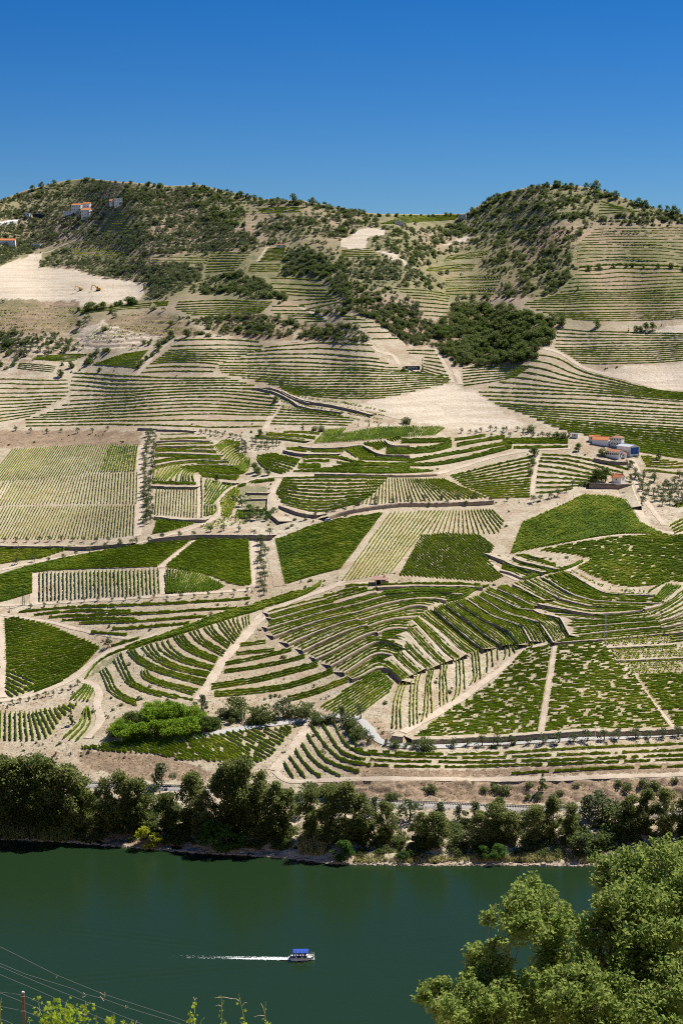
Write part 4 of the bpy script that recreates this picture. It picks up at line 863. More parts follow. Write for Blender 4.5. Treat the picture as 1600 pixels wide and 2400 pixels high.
def proto(kind, i, blobs, n, S, mat, th, tr, limbs, spread, bark='bark', lean=0.0, shell=.35):
    V, tn = crown_quads(blobs, n, S, shell); c = fast_mesh(kind + '_crown', V, None, [M[mat]], tint=tn)
    mb = trunk_mb(th, tr, limbs, spread, lean); t = bpy.data.meshes.new(kind + '_trunk'); t.from_pydata(mb.v, [], mb.f); t.materials.append(M[bark])
    hgt = max(b[2] + b[3] * .8 for b in blobs)
    PROTO.setdefault(kind, []).append((c, t, hgt))
for i in range(4): proto('olive', i, rb(9, 1.35, 1.3, 3.0, .55, .95), 330, .36, 'olive', 2.2, .16, 5, 1.0)
for i in range(6): proto('euc', i, rb(34, 4.9, 2.6, 18.5, 1.5, 2.7) + rb(12, 4.2, 1.0, 7, 1.2, 2.2), 6800, .72, 'euc', 17, .30, 11, 4.2, 'palebark', 1.2, .25)
for i in range(4): proto('bush', i, rb(16, 1.9, .2, 3.0, .7, 1.2), 1000, .40, 'scrub', 2.2, .12, 5, 1.3)
for i in range(3): proto('oak', i, rb(18, 2.6, 1.2, 6.0, 1.0, 1.7), 1000, .58, 'oak', 5.0, .22, 6, 2.0)
for i in range(2): proto('pine', i, rb(16, 2.3, 2.0, 6.8, .9, 1.5), 700, .6, 'oak', 6.5, .20, 5, 1.6)
proto('cypress', 0, rb(22, .75, .6, 8.2, .45, .7, .55), 420, .42, 'oak', 6.5, .14, 3, .4)
proto('conifer', 0, rb(34, 2.4, .9, 8.4, .55, .95, .9), 1100, .5, 'oak', 8.0, .16, 8, 1.0)
proto('willow', 0, rb(26, 3.4, 1.0, 6.0, .8, 1.5), 2600, .45, 'willow', 5, .2, 6, 2.2); proto('willow', 1, rb(22, 3.0, .8, 5.0, .8, 1.4), 2200, .45, 'willow', 4, .2, 6, 2.0)
proto('yellowbush', 0, rb(14, 1.7, .4, 3.0, .5, .9), 800, .34, 'yellow', 2, .1, 5, 1.0)
proto('citrus', 0, rb(10, 1.5, .9, 2.9, .6, 1.0), 420, .38, 'willow', 2.2, .14, 4, .9); proto('citrus', 1, rb(10, 1.5, .8, 2.8, .6, 1.0), 420, .38, 'oak', 2.2, .14, 4, .9)
for i in range(2): proto('silver', i, rb(14, 2.2, 1.2, 5.2, .7, 1.25), 1000, .42, 'olive', 4.2, .18, 6, 1.7)
for i in range(3): proto('mound', i, rb(34, 3.6, .3, 4.2, .9, 1.7), 3200, .45, 'thicket' if i < 2 else 'oak', 3.4, .2, 8, 2.4)
def tree(name, kind, u, v, h, label, cat='tree', group=None, sx=1.0, lift=0.0):
    c, t, hg = random.choice(PROTO[kind]); g = ground(np.array([[u, v]]))[0]
    o = empty(name, (g[0], g[1], g[2] + lift), random.uniform(0, 6.28)); k = h / hg; o.scale = (k * sx, k * sx, k)
    tag(o, label, cat, group)
    link('trunk', t, o); link('crown', c, o)
    return o
OLIVES = [0]
def olive_line(desc, pts, n, h=(2.9, 4.0), jit=1.5):
    p = resamp(chaikin(P(pts), 2), n)
    for i, (u, v) in enumerate(p):
        tree('olive_tree', 'olive', u + random.gauss(0, jit), v + random.gauss(0, jit * .5), random.uniform(*h), f'{ordinal(i + 1)} olive tree from the left {desc}', 'olive tree', 'olive trees of the valley', random.uniform(.95, 1.25)); OLIVES[0] += 1
# along the paved road (each where it stands)
for i, x in enumerate([512, 577, 645, 716, 778, 856, 925, 998, 1066, 1130, 1206, 1272, 1350, 1416, 1476, 1548]):
    small = x in (577, 856, 1416); yb = np.interp(x, [480, 800, 1000, 1300, 1568], [728, 718, 708, 690, 676])
    tree('olive_tree', 'olive', 800 + x / 1.96, 1380 + yb / 1.96, 3.0 if small else random.uniform(3.6, 4.6), f'{ordinal(i + 1)} olive tree from the left along the paved road', 'olive tree', 'olive trees of the valley', 1.25); OLIVES[0] += 1
olive_line('above the long white track', '3 20,725 250,722 460,722 600,735', 12, (2.6, 3.4))
olive_line('along the lower edge of the white track', '3 80,835 330,795 400,780 520,755 610,738 740,715 830,708 890,705', 13, (2.8, 4.2), 3)
olive_line('along the pink wall below the gardens', '3 960,680 1100,672 1170,705 1235,690', 5)
olive_line('in the left file of the olive avenue', '3 690,225 672,300 664,400 662,500 670,600 662,650', 26, (3.4, 4.8), 3)
olive_line('in the right file of the olive avenue', '3 708,240 700,330 692,430 682,520 690,600 700,640', 22, (3.4, 4.8), 3)
olive_line('in the row between the two white strips', '3 1195,725 1210,790 1200,850 1205,900 1212,965', 13, (3.2, 4.6), 4)
olive_line('in the young row under the striped rectangle', '3 140,1030 345,1002 515,995 690,993 855,985 1010,975 1105,962 1140,955', 17, (1.7, 2.7), 1)
olive_line('on the curved wall under the striped field', '4 80,552 240,540 410,535 490,532 620,522 690,545 760,540', 10, (3.0, 4.0), 2)
olive_line('below the curved wall under the striped field', '4 150,560 300,562 420,562 510,558 570,560', 6, (3.0, 3.8), 2)
olive_line('at the corner left of the bright field', '4 880,545 935,528 1000,515 1060,480', 6, (3.4, 4.4), 2)
olive_line('along the foot of the upper bare field', '4 560,222 620,228 670,212 720,212 780,210 870,222 890,240 950,245', 14, (2.6, 3.8), 3)
olive_line('under the olive line of the bare field', '4 690,240 770,240 840,240 930,240 1000,240 1040,245', 9, (2.4, 3.2), 3)
olive_line('along the head of the yellow-green terraces', 'G 640,180 710,172 790,185 870,200 935,215 985,215 1100,220', 10, (2.4, 3.4), 2)
olive_line('left of the white upper path', 'G 1110,290 1130,330 1150,390 1170,420 1080,390', 7, (3, 4), 3)
olive_line('in the first dry terrace right of the white path', 'G 1240,265 1330,265 1400,268 1510,275', 8, (2.2, 3.2), 2)
olive_line('in the second dry terrace right of the white path', 'G 1240,300 1330,305 1460,310 1530,312', 8, (2.2, 3.2), 2)
olive_line('in the third dry terrace right of the white path', 'G 1230,345 1300,350 1420,355', 6, (2.2, 3.0), 2)
olive_line('along the ledge under the upper slope', '3 70,215 200,228 350,222 385,228 420,222 440,222 490,212', 7, (2.4, 4.0), 2)
olive_line('along the rounded row field edge', 'E 600,1020 720,985 820,945 940,915 1100,880', 6, (3, 4), 2)
olive_line('beside the lower winding track', '5 55,528 130,518 190,500 235,492 285,480 310,468 335,455 355,440', 9, (1.8, 2.6), 1)
olive_line('along the lane right of the small white house', 'H 810,650 840,690 830,620 800,560 960,880 990,920 1000,1100 985,1150', 9, (3.4, 4.6), 3)
# olive grove at the right edge
gp = P('H 920,720 1000,700 1180,720 1400,740 1600,760 1700,1000 1600,1190 1280,1190 1080,1190 1010,1020 900,820'); k = 0
for v in np.arange(gp[:, 1].min(), gp[:, 1].max(), 9.5):
    for u in np.arange(gp[:, 0].min(), gp[:, 0].max(), 16):
        q = np.array([[u + random.gauss(0, 4), v + random.gauss(0, 2.5)]])
        if inside(q, gp)[0] and random.random() < .72:
            tree('olive_tree', 'olive', q[0, 0], q[0, 1], random.uniform(3.4, 4.8), 'grey-green olive tree in the grove beside the lane right of the small house', 'olive tree', 'olive trees in the grove beside the lane', 1.2); OLIVES[0] += 1
# single trees and shrubs that stand out
SINGLES = [
 ('olive_tree', 'olive', 'D 190,490', 5.0, 'large olive tree beside the dark triangular field'), ('olive_tree', 'olive', 'D 1050,245', 3.0, 'olive tree on the crest above the fan terraces'), ('olive_tree', 'olive', 'D 1355,160', 3.0, 'low olive shrub at the end of the fan crest'),
 ('olive_tree', 'olive', '3 1200,735', 5.0, 'biggest olive tree at the head of the row between white strips'), ('shrub', 'bush', 'K 345,190', 6.5, 'dark round tree beside the paved road bend'), ('shrub', 'bush', 'K 440,245', 4.2, 'dark hedge shrub where the river track meets the road'),
 ('shrub', 'bush', 'K 530,240', 3.6, 'second dark hedge shrub on the paved road bend'), ('shrub', 'bush', 'K 590,235', 3.4, 'low hedge shrub on the paved road bend'), ('shrub', 'silver', 'K 690,215', 5.6, 'reddish brown shrub on the road bend'),
 ('shrub', 'bush', 'K 770,260', 5.0, 'tall shrub on the inside of the road bend'), ('shrub', 'bush', 'K 820,330', 4.8, 'middle shrub on the inside of the road bend'), ('shrub', 'bush', 'K 860,385', 4.6, 'lower shrub on the inside of the road bend'), ('shrub', 'silver', 'K 960,440', 4.4, 'yellowish shrub below the road bend'),
 ('shrub', 'silver', 'K 1160,475', 2.6, 'small pale shrub next to the white pole'), ('shrub', 'bush', 'K 1260,490', 3.2, 'shrub left of the road wall gap'), ('shrub', 'silver', 'K 1355,490', 2.2, 'lowest yellow shrub by the road wall'), ('shrub', 'silver', 'K 1445,500', 3.2, 'pale round shrub by the road wall'), ('shrub', 'bush', '6 398,742', 5.4, 'big dark shrub at the start of the olive row'),
 ('olive_tree', 'olive', 'K 890,200', 6.0, 'tree standing at the corner of the diagonal block'), ('shrub', 'bush', 'D 1240,1060', 8.0, 'tall dark tree right of the bright thicket'), ('shrub', 'bush', 'D 1300,1100', 4.0, 'low green bush under the tall dark tree'), ('shrub', 'silver', 'D 1130,1080', 4.0, 'brownish shrub beside the bright thicket'), ('shrub', 'bush', 'D 1215,1130', 3.0, 'small shrub under the brownish one'),
 ('shrub', 'bush', 'D 1420,1120', 6.5, 'dark bush left of the grey tree above the road'), ('shrub', 'bush', 'D 1500,1120', 7.5, 'dense dark bush beside the grey tree'), ('shrub', 'silver', '5 1300,590', 8.0, 'grey half bare tree above the paved road'), ('shrub', 'bush', '5 1340,590', 5.0, 'green bush right of the grey tree'), ('shrub', 'silver', 'D 970,1010', 6.0, 'grey-green tree at the top of the bright thicket'),
 ('conifer_tree', 'conifer', '5 328,628', 5.5, 'small dark cypress inside the winding track'), ('conifer_tree', 'conifer', 'H 1215,548', 7.2, 'dark conifer standing alone right of the estate'), ('cypress_tree', 'cypress', 'p 989,872', 9.5, 'dark cypress beside the name sign'),
 ('shrub', 'bush', 'p 945,868', 3.0, 'small bush left of the name sign'), ('oak_tree', 'oak', 'H 350,850', 8.5, 'tall tree left of the small white house'), ('oak_tree', 'oak', 'H 470,840', 8.5, 'brown-green tree directly left of the small white house'), ('shrub', 'bush', 'H 180,900', 4.0, 'bush at the corner of the tall dark wall'), ('shrub', 'bush', 'H 280,850', 4.4, 'bush under the tall tree by the dark wall'),
 ('shrub', 'silver', 'H 815,830', 4.0, 'pale dry shrub right of the small white house'), ('oak_tree', 'oak', 'G 1255,620', 6.0, 'dark tree left of the fork of the white tracks'), ('oak_tree', 'oak', 'G 1300,650', 4.6, 'lower dark tree at the fork of the white tracks'), ('oak_tree', 'oak', 'G 1405,650', 4.8, 'dark tree right of the fork of the white tracks'), ('oak_tree', 'oak', 'G 830,725', 4.4, 'dark tree at the wedge of the curved rows'),
 ('oak_tree', 'oak', '4 885,330', 6.0, 'dark tree at the head of the narrow lane'), ('oak_tree', 'oak', '4 875,375', 5.0, 'second dark tree on the narrow lane'), ('oak_tree', 'oak', '4 868,418', 4.0, 'third dark tree on the narrow lane'), ('oak_tree', 'oak', 'H 90,405', 5.0, 'dark round tree left of the estate garden'), ('shrub', 'bush', 'H 430,470', 4.5, 'tree in front of the long white house'), ('shrub', 'bush', 'H 790,470', 3.6, 'small tree by the blue shed'),
 ('oak_tree', 'oak', '3 1265,85', 5.0, 'dark tree beside the upper white path'), ('oak_tree', 'oak', '3 1195,240', 4.6, 'dark tree under the upper white path'), ('conifer_tree', 'conifer', 'E 585,190', 4.5, 'small cone shaped tree above the little terraces'), ('shrub', 'bush', 'E 755,200', 4.0, 'round bush at the corner of the diagonal field'), ('shrub', 'bush', 'E 690,195', 3.0, 'small bush beside the thin cypress'), ('cypress_tree', 'cypress', 'E 712,185', 4.2, 'thin cypress beside the small bush'),
 ('cypress_tree', 'cypress', 'E 1095,160', 4.0, 'first thin cypress above the diagonal field'), ('cypress_tree', 'cypress', 'E 1193,160', 4.6, 'second thin cypress above the diagonal field'), ('cypress_tree', 'cypress', 'E 1280,155', 4.2, 'third thin cypress above the diagonal field'), ('cypress_tree', 'cypress', 'E 1375,150', 3.4, 'fourth thin cypress above the diagonal field'), ('cypress_tree', 'cypress', 'E 1505,145', 4.0, 'fifth thin cypress above the diagonal field'),
 ('shrub', 'bush', '4 300,180', 4.6, 'dark bush at the tip of the bare field'), ('shrub', 'bush', '4 870,215', 4.4, 'dark bush at the foot of the bare field'), ('shrub', 'bush', '4 985,245', 4.0, 'bush at the end of the hedge below the bare field'), ('shrub', 'bush', '4 1020,250', 4.4, 'larger bush at the end of the hedge below the bare field'),
 ('cypress_tree', 'cypress', '2 1085,588', 7.5, 'dark cypress alone on the sparse upper right slope'), ('cypress_tree', 'cypress', '2 1022,712', 6.5, 'cypress above the wooded gully'), ('oak_tree', 'oak', '2 1172,758', 6.0, 'tree alone right of the wooded gully'), ('cypress_tree', 'cypress', '2 1318,782', 5.0, 'thin cypress left of the small tree group'), ('oak_tree', 'oak', '2 1352,778', 4.4, 'leftmost tree of the small group on the upper right slope'), ('oak_tree', 'oak', '2 1372,778', 4.2, 'second tree of the small group on the upper right slope'),
 ('oak_tree', 'oak', '2 1398,772', 6.0, 'third tree of the small group on the upper right slope'), ('oak_tree', 'oak', '2 1428,772', 6.0, 'last tree of the small group on the upper right slope'), ('cypress_tree', 'cypress', '2 1470,752', 3.6, 'tiny cypress right of the small tree group'), ('conifer_tree', 'conifer', '6 922,930', 6.5, 'lone young pine on the railway cutting'),
 ('oak_tree', 'oak', '1 365,755', 6.0, 'round dark tree on the brown terraces'), ('shrub', 'bush', '1 478,772', 4.0, 'round bush at the edge of the brown mound'), ('shrub', 'bush', '1 790,745', 4.0, 'bush on the top of the brown mound'), ('oak_tree', 'oak', '1 855,800', 6.0, 'tree below the brown mound'), ('oak_tree', 'oak', '1 278,985', 5.5, 'tree at the head of the left edge rows'), ('oak_tree', 'oak', '1 325,948', 5.0, 'tree under the green wedge')]
for nm, kd, s_, h_, lb in SINGLES:
    u, v = P(s_)[0]; tree(nm, kd, u, v, h_, lb, {'olive_tree': 'olive tree', 'shrub': 'shrub'}.get(nm, 'tree'), sx=1.15 if kd in ('bush', 'oak', 'silver') else 1.0)
# bright thicket of broadleaf bushes
for i, (x, y, h_) in enumerate([(535, 680, 6), (590, 685, 7), (650, 685, 7.5), (710, 680, 8), (770, 676, 8), (830, 670, 8), (890, 662, 8), (945, 650, 7), (985, 635, 5), (610, 630, 7), (680, 615, 7.5), (750, 600, 8), (820, 600, 8), (890, 600, 7), (560, 650, 6), (780, 570, 6), (710, 570, 6)]):
    u, v = P(f'5 {x},{y}')[0]; tree('broadleaf_bush', 'mound', u, v, h_ * .8, 'bright green bush of the thicket below the fan terraces', 'bush', 'bushes of the thicket below the fan terraces', 1.15)
for i, (x, y) in enumerate([(1195, 1080), (1290, 1075), (1370, 1100), (1240, 1130), (1330, 1130), (1420, 1140), (1180, 1140), (1280, 1165), (1100, 940), (1110, 1010), (1395, 1170), (1480, 1100), (1010, 950), (1200, 1170)]):
    u, v = P(f'G {x},{y}')[0]; tree('citrus_tree', 'citrus', u, v, random.uniform(3.0, 4.4), 'dark glossy tree of the walled garden below the plots', 'tree', 'trees of the walled garden', 1.25)

# ------------------------------------------------------------------ riverside trees
RIV = [(-20, 1945, 29, 'euc'), (22, 1950, 31, 'euc'), (68, 1952, 32, 'euc'), (118, 1955, 31, 'euc'), (160, 1958, 29, 'euc'), (5, 1905, 24, 'euc'), (95, 1905, 25, 'euc'), (190, 1950, 23, 'euc'),
       (245, 1952, 22, 'euc'), (285, 1945, 24, 'euc'), (322, 1950, 22, 'euc'), (395, 1955, 17, 'euc'), (450, 1945, 24, 'euc'), (478, 1960, 19, 'euc'),
       (530, 1950, 29, 'euc'), (572, 1960, 32, 'euc'), (612, 1970, 28, 'euc'), (645, 1978, 25, 'euc'), (560, 1915, 24, 'euc'), (668, 1965, 20, 'euc'),
       (730, 1968, 22, 'euc'), (770, 1980, 26, 'euc'), (812, 1978, 27, 'euc'), (850, 1975, 21, 'euc'), (905, 1975, 18, 'euc'),
       (985, 1985, 15, 'euc'), (1022, 1990, 16, 'euc'), (1125, 1985, 15, 'euc'), (1160, 1980, 18, 'euc'), (1200, 1982, 15, 'euc'),
       (1255, 1980, 17, 'euc'), (1295, 1970, 20, 'euc'), (1335, 1975, 17, 'euc'), (1170, 1925, 11, 'euc'),
       (1475, 1960, 18, 'euc'), (1515, 1955, 20, 'euc'), (1560, 1962, 21, 'euc'), (1610, 1960, 19, 'euc'), (1660, 1960, 19, 'euc')]
for i, (u, v, h_, kd) in enumerate(sorted(RIV)):
    tree('riverside_tree', kd, u, v, h_ * (.86 if u < 690 else .80), f'{ordinal(i + 1)} tall dark tree from the left on the far river bank', 'tree', 'tall trees on the far river bank', random.uniform(.8, 1.05) * (1.12 if h_ < 20 else .96))
for i, (u, v, h_, kd, lb) in enumerate([(500, 1992, 10, 'willow', 'rounded bright green tree at the waterline left of the clearing'), (530, 1996, 9, 'willow', 'second rounded green tree at the waterline left of the clearing'), (805, 2018, 7, 'willow', 'green bush at the waterline below the tall trees'),
    (345, 1988, 7.5, 'yellowbush', 'yellow bush on the water edge'), (1165, 2016, 5.5, 'willow', 'low bright bush on the bank in the middle'), (1130, 2014, 4.5, 'willow', 'small bright bush on the bank in the middle'), (945, 2016, 3.5, 'willow', 'small green bush on the sandy bank'),
    (380, 1845, 9, 'silver', 'grey-green tree behind the dark riverside trees'), (360, 1900, 9, 'silver', 'grey-green tree among the dark riverside trees'), (960, 1925, 8, 'silver', 'pale tree beside the railway'), (1110, 1925, 7, 'silver', 'pale round tree under the railway'), (1030, 1920, 6, 'silver', 'silvery shrub under the railway'),
    (1410, 1925, 11, 'silver', 'grey-green tree on the railway bank at the right'), (1380, 1925, 9, 'silver', 'smaller grey-green tree on the railway bank at the right'), (1420, 1990, 6, 'bush', 'round dark bush on the sloping bank'), (1375, 2000, 8, 'bush', 'grey bush above the waterline'), (1360, 2010, 7, 'silver', 'pale bush above the waterline'), (1085, 1985, 6, 'bush', 'bush between the two river groves'),
    (880, 1908, 6, 'silver', 'pale shrub left of the railway trees'), (700, 1905, 7, 'silver', 'silvery shrub beside the railway in the middle'), (720, 1870, 6, 'bush', 'green shrub above the railway'), (760, 1870, 5, 'bush', 'low green shrub above the railway'), (785, 1868, 5.5, 'bush', 'broad green shrub above the railway'), (1075, 1920, 5, 'silver', 'thin silvery shrub by the tracks'), (1440, 1950, 10, 'bush', 'dark bush left of the right hand grove'), (1240, 1935, 6, 'bush', 'bush under the tracks in the middle')]):
    tree('bank_bush', kd, u, v, h_, lb, 'bush', None, 1.15)
# reeds and low bank growth
def reeds(name, label, poly, n, h, mat):
    p = P(poly); lo, hi = p.min(0), p.max(0); q = rng.uniform(lo, hi, (n * 4, 2)); q = q[inside(q, p)][:n]; g = ground(q)
    k = 9; C = np.repeat(g, k, 0); m = len(C); a = rng.uniform(0, 6.28, m); hh = rng.uniform(.5, 1, m) * h; wd = np.c_[np.cos(a), np.sin(a), np.zeros(m)] * .13
    tip = C + np.c_[rng.normal(0, h * .22, m), rng.normal(0, h * .22, m), hh]; C = C + np.c_[rng.normal(0, .4, (m, 2)), np.full(m, -.1)]
    md = (C + tip) / 2 + np.c_[np.zeros((m, 2)), hh * .12]
    V = np.stack([C - wd, C + wd, md + wd * 1.3, md - wd * 1.3, md - wd * 1.3, md + wd * 1.3, tip + wd * .3, tip - wd * .3], 1).reshape(-1, 3)
    tag(link(name, fast_mesh(name, V, None, [M[mat]], tint=np.repeat(rng.normal(0, .1, m), 8))), label, 'reeds', kind='stuff')
reeds('reed_bed', 'green reeds along the dark waterline at the left edge', '7 -20,250 160,255 330,270 330,345 200,338 -20,328', 420, 5.0, 'reed')
reeds('dry_reed_bed', 'pale dry reeds on the bank in the middle', '7 1375,340 1500,350 1490,410 1380,405', 110, 3.6, 'dryreed')
reeds('bank_grass', 'yellow-green grass strip along the sandy waterline', '8 60,400 300,395 480,415 700,400 1100,410 1300,420 1300,440 700,432 300,440 60,438', 800, 1.3, 'dryreed')

# ------------------------------------------------------------------ where vines, tracks and bare fields leave no room for scrub
OCC = np.zeros((440, 640), bool)
def occupy(p, r_=1):
    i = ((p[:, 0] + 80) / 4).astype(int); j = (p[:, 1] / 4).astype(int)
    for a in range(-r_, r_ + 1):
        for b in range(-r_, r_ + 1):
            ii, jj = i + a, j + b; ok = (ii >= 0) & (ii < 440) & (jj >= 0) & (jj < 640); OCC[ii[ok], jj[ok]] = True
for r_ in ROWS: occupy(r_['px'])
for s_, w_ in TRACKS: p_ = P(s_); occupy(resamp(p_, max(4, int(plen(p_) / 3))))
def free(q):
    i = np.clip(((q[:, 0] + 80) / 4).astype(int), 0, 439); j = np.clip((q[:, 1] / 4).astype(int), 0, 639); ok = ~OCC[i, j]
    for pl in PALE: ok &= ~inside(q, pl)
    return ok
# ------------------------------------------------------------------ hillside cover: olives and scrub too many to count
def scatter_pts(poly, sp, prob, sv=.62):
    p = P(poly); lo, hi = p.min(0), p.max(0); vs = np.arange(lo[1], hi[1], sp * sv); out = []
    for j, v in enumerate(vs):
        us = np.arange(lo[0] + (j % 2) * sp / 2, hi[0], sp); q = np.c_[us, np.full(len(us), v) + 3 * np.sin(us / 40 + j)] + rng.normal(0, sp * .2, (len(us), 2)) * [1, .6]; out.append(q)
    q = np.concatenate(out); q = q[inside(q, p)]; q = q[rng.uniform(0, 1, len(q)) < prob]
    q = q[free(q)]
    return q[q[:, 1] > sky_v(q[:, 0]) + 1]
def mass(name, label, kinds, sets, hs, cat='trees'):
    """one cover of plants past counting: points that carry whole plants"""
    q = np.concatenate(sets); g = ground(q); n = len(g); h_ = rng.uniform(hs[0], hs[1], n) ** 1.0
    g[:, 2] -= .10 * h_; src = [p for k in kinds for p in PROTO[k]]
    me = bpy.data.meshes.new(name); me.vertices.add(n); me.vertices.foreach_set('co', g.astype(np.float32).ravel()); me.update()
    pick = rng.integers(0, len(src), n); hg = np.array([p[2] for p in src])[pick]; sc = h_ / hg
    a = me.attributes.new('pick', 'INT', 'POINT'); a.data.foreach_set('value', pick.astype(np.int32))
    a = me.attributes.new('scl', 'FLOAT_VECTOR', 'POINT'); wx = sc * rng.uniform(1.05, 1.4, n); a.data.foreach_set('vector', np.c_[wx, wx, sc * .95].astype(np.float32).ravel())
    a = me.attributes.new('rot', 'FLOAT_VECTOR', 'POINT'); a.data.foreach_set('vector', np.c_[np.zeros((n, 2)), rng.uniform(0, 6.28, n)].astype(np.float32).ravel())
    o = link(name, me); ng = bpy.data.node_groups.new(name, 'GeometryNodeTree')
    ng.interface.new_socket('Geometry', in_out='INPUT', socket_type='NodeSocketGeometry'); ng.interface.new_socket('Geometry', in_out='OUTPUT', socket_type='NodeSocketGeometry')
    N = ng.nodes; gi = N.new('NodeGroupInput'); go = N.new('NodeGroupOutput'); ip = N.new('GeometryNodeInstanceOnPoints'); jn = N.new('GeometryNodeJoinGeometry')
    for c, t, hgt in reversed(src):
        po = bpy.data.objects.new(name + '_plant', c); oi = N.new('GeometryNodeObjectInfo'); oi.inputs['Object'].default_value = po; oi.inputs['As Instance'].default_value = True
        ng.links.new(oi.outputs['Geometry'], jn.inputs[0])
    def at(nm, ty): x = N.new('GeometryNodeInputNamedAttribute'); x.data_type = ty; x.inputs[0].default_value = nm; return x.outputs['Attribute']
    ng.links.new(gi.outputs[0], ip.inputs['Points']); ng.links.new(jn.outputs[0], ip.inputs['Instance']); ip.inputs['Pick Instance'].default_value = True
    ng.links.new(at('pick', 'INT'), ip.inputs['Instance Index']); ng.links.new(at('rot', 'FLOAT_VECTOR'), ip.inputs['Rotation']); ng.links.new(at('scl', 'FLOAT_VECTOR'), ip.inputs['Scale'])
    ng.links.new(ip.outputs[0], go.inputs[0]); md = o.modifiers.new('plants', 'NODES'); md.node_group = ng
    tag(o, label, cat, kind='stuff'); print(name, n)
OL = [scatter_pts('1 -40,180 130,140 300,95 480,85 560,110 720,115 900,120 900,190 960,270 1150,330 1200,390 1150,410 960,418 930,470 920,545 820,590 690,625 680,560 480,528 330,488 178,480 210,420 330,370 390,350 300,330 200,390 -40,480', 8.6, .85),
      scatter_pts('1 -40,390 150,385 240,380 60,450 -40,495', 8, .95), scatter_pts('1 -40,800 180,790 340,800 430,860 200,880 60,900 -40,890', 11, .6), scatter_pts('2 -10,430 200,440 330,490 430,545 200,540 80,540 -10,500', 11, .75),
      scatter_pts('2 200,620 300,640 440,665 400,700 330,705', 10, .7), scatter_pts('1 1150,290 1400,230 1568,250 1568,350 1400,350 1320,385 1200,370', 11, .6), scatter_pts('1 690,470 930,470 900,560 800,600 690,620', 11, .7), scatter_pts('1 1310,400 1410,385 1500,440 1500,520 1320,520', 11, .6)]
HO = np.concatenate(OL); HO = HO[rng.permutation(len(HO))]
near = np.argsort(-HO[:, 1]); take = near[:max(0, 300 - OLIVES[0])]; rest = np.setdiff1d(np.arange(len(HO)), take)
for i in take: tree('olive_tree', 'olive', HO[i, 0], HO[i, 1], random.uniform(3.2, 4.8), 'small round olive tree on the dry hillside terraces', 'olive tree', 'olive trees scattered on the dry hillside', 1.2)
mass('hillside_olives', 'grey-green olive trees dotted over the terraced left hill', ['olive'], [HO[rest]], (2.8, 5.4))
SCR = [scatter_pts('1 890,95 1060,85 1190,140 1400,160 1600,180 1600,250 1400,205 1190,205 1120,185 1130,300 980,290 890,190', 8.5, .9), scatter_pts('1 915,560 990,530 1100,500 1190,540 1320,600 1330,628 1100,622 930,602', 8, .95),
       scatter_pts('1 840,700 1000,700 1180,690 1370,745 1568,745 1568,822 1380,822 1340,800 1000,800 960,770 900,740', 8.5, .72), scatter_pts('2 -20,505 90,560 200,640 330,700 420,740 445,855 300,842 150,730 60,690 -20,640', 8.5, .85),
       scatter_pts('2 450,315 560,270 640,200 720,160 900,112 1000,98 1180,112 1280,150 1400,190 1620,245 1620,290 1300,250 1150,235 1100,262 900,282 750,305 640,332 480,342', 9.5, .55),
       scatter_pts('2 700,330 1000,285 1090,330 1060,420 1080,470 1060,530 960,610 860,620 700,605 750,540 680,480 690,400', 10.5, .42), scatter_pts('2 -20,200 150,235 200,300 100,330 -20,345', 9, .85),
       scatter_pts('2 240,300 300,310 560,280 640,330 450,380 420,440 400,560 330,480 220,400', 9.5, .6), scatter_pts('1 540,110 720,120 880,120 880,180 700,200 560,170', 9, .7), scatter_pts('1 1310,400 1410,385 1560,470 1600,640 1500,560 1480,530 1310,522', 9, .75),
       scatter_pts('2 -20,740 60,750 130,800 120,830 -20,825', 8.5, .8), scatter_pts('2 480,420 700,380 760,330 640,330 440,400', 10, .5), scatter_pts('2 0,345 190,380 400,450 420,500 300,470 100,410', 11, .35),
       scatter_pts('1 -60,150 300,70 900,80 1600,160 1600,700 1240,700 1240,480 900,600 700,640 -60,400', 10, .30), scatter_pts('2 -20,170 560,230 720,140 1000,80 1640,240 1640,480 1090,470 960,620 520,650 440,730 330,700 -20,560', 10, .40), scatter_pts('1 -60,640 350,640 700,650 900,720 1000,800 640,900 -60,960', 12, .30), scatter_pts('1 1240,440 1600,440 1600,640 1300,620', 11, .5),
       scatter_pts('1 850,180 980,200 1130,300 1140,380 960,270', 10, .6), scatter_pts('p -100,700 20,760 60,790 20,810 -100,800', 9, .7), scatter_pts('1 1270,240 1568,270 1568,330 1280,320', 10, .4), scatter_pts('2 1100,240 1350,240 1568,280 1568,300 1200,290', 10, .45)]
mass('hillside_scrub', 'dark green scrub covering the hill tops and gullies', ['bush', 'silver', 'oak', 'olive'], SCR, (1.6, 4.8), 'scrub')
for i, (u, v) in enumerate(scatter_pts('2 495,685 560,660 760,665 860,700 1020,732 1035,745 980,800 960,860 850,930 530,935 515,945 445,850 435,770', 15, .95, .5)):
    tree('gully_tree', random.choice(('oak', 'oak', 'bush', 'pine', 'bush')), u, v, random.uniform(4.0, 7.4), 'dark round tree in the dense wood of the gully', 'tree', 'trees of the gully wood', random.uniform(1.1, 1.5), -.6)
mass('bank_undergrowth', 'dark low undergrowth between the trees of the far river bank', ['bush'], [scatter_pts('p -120,1860 250,1870 480,1900 690,1940 700,2000 500,1985 300,1972 -120,1960', 15, .6), scatter_pts('p 690,1930 1000,1930 1420,1935 1700,1935 1700,2015 1300,2012 900,2010 700,2000', 17, .45), scatter_pts('6 150,890 700,900 1620,880 1620,970 900,985 150,965', 22, .14)], (1.2, 3.8), 'undergrowth')
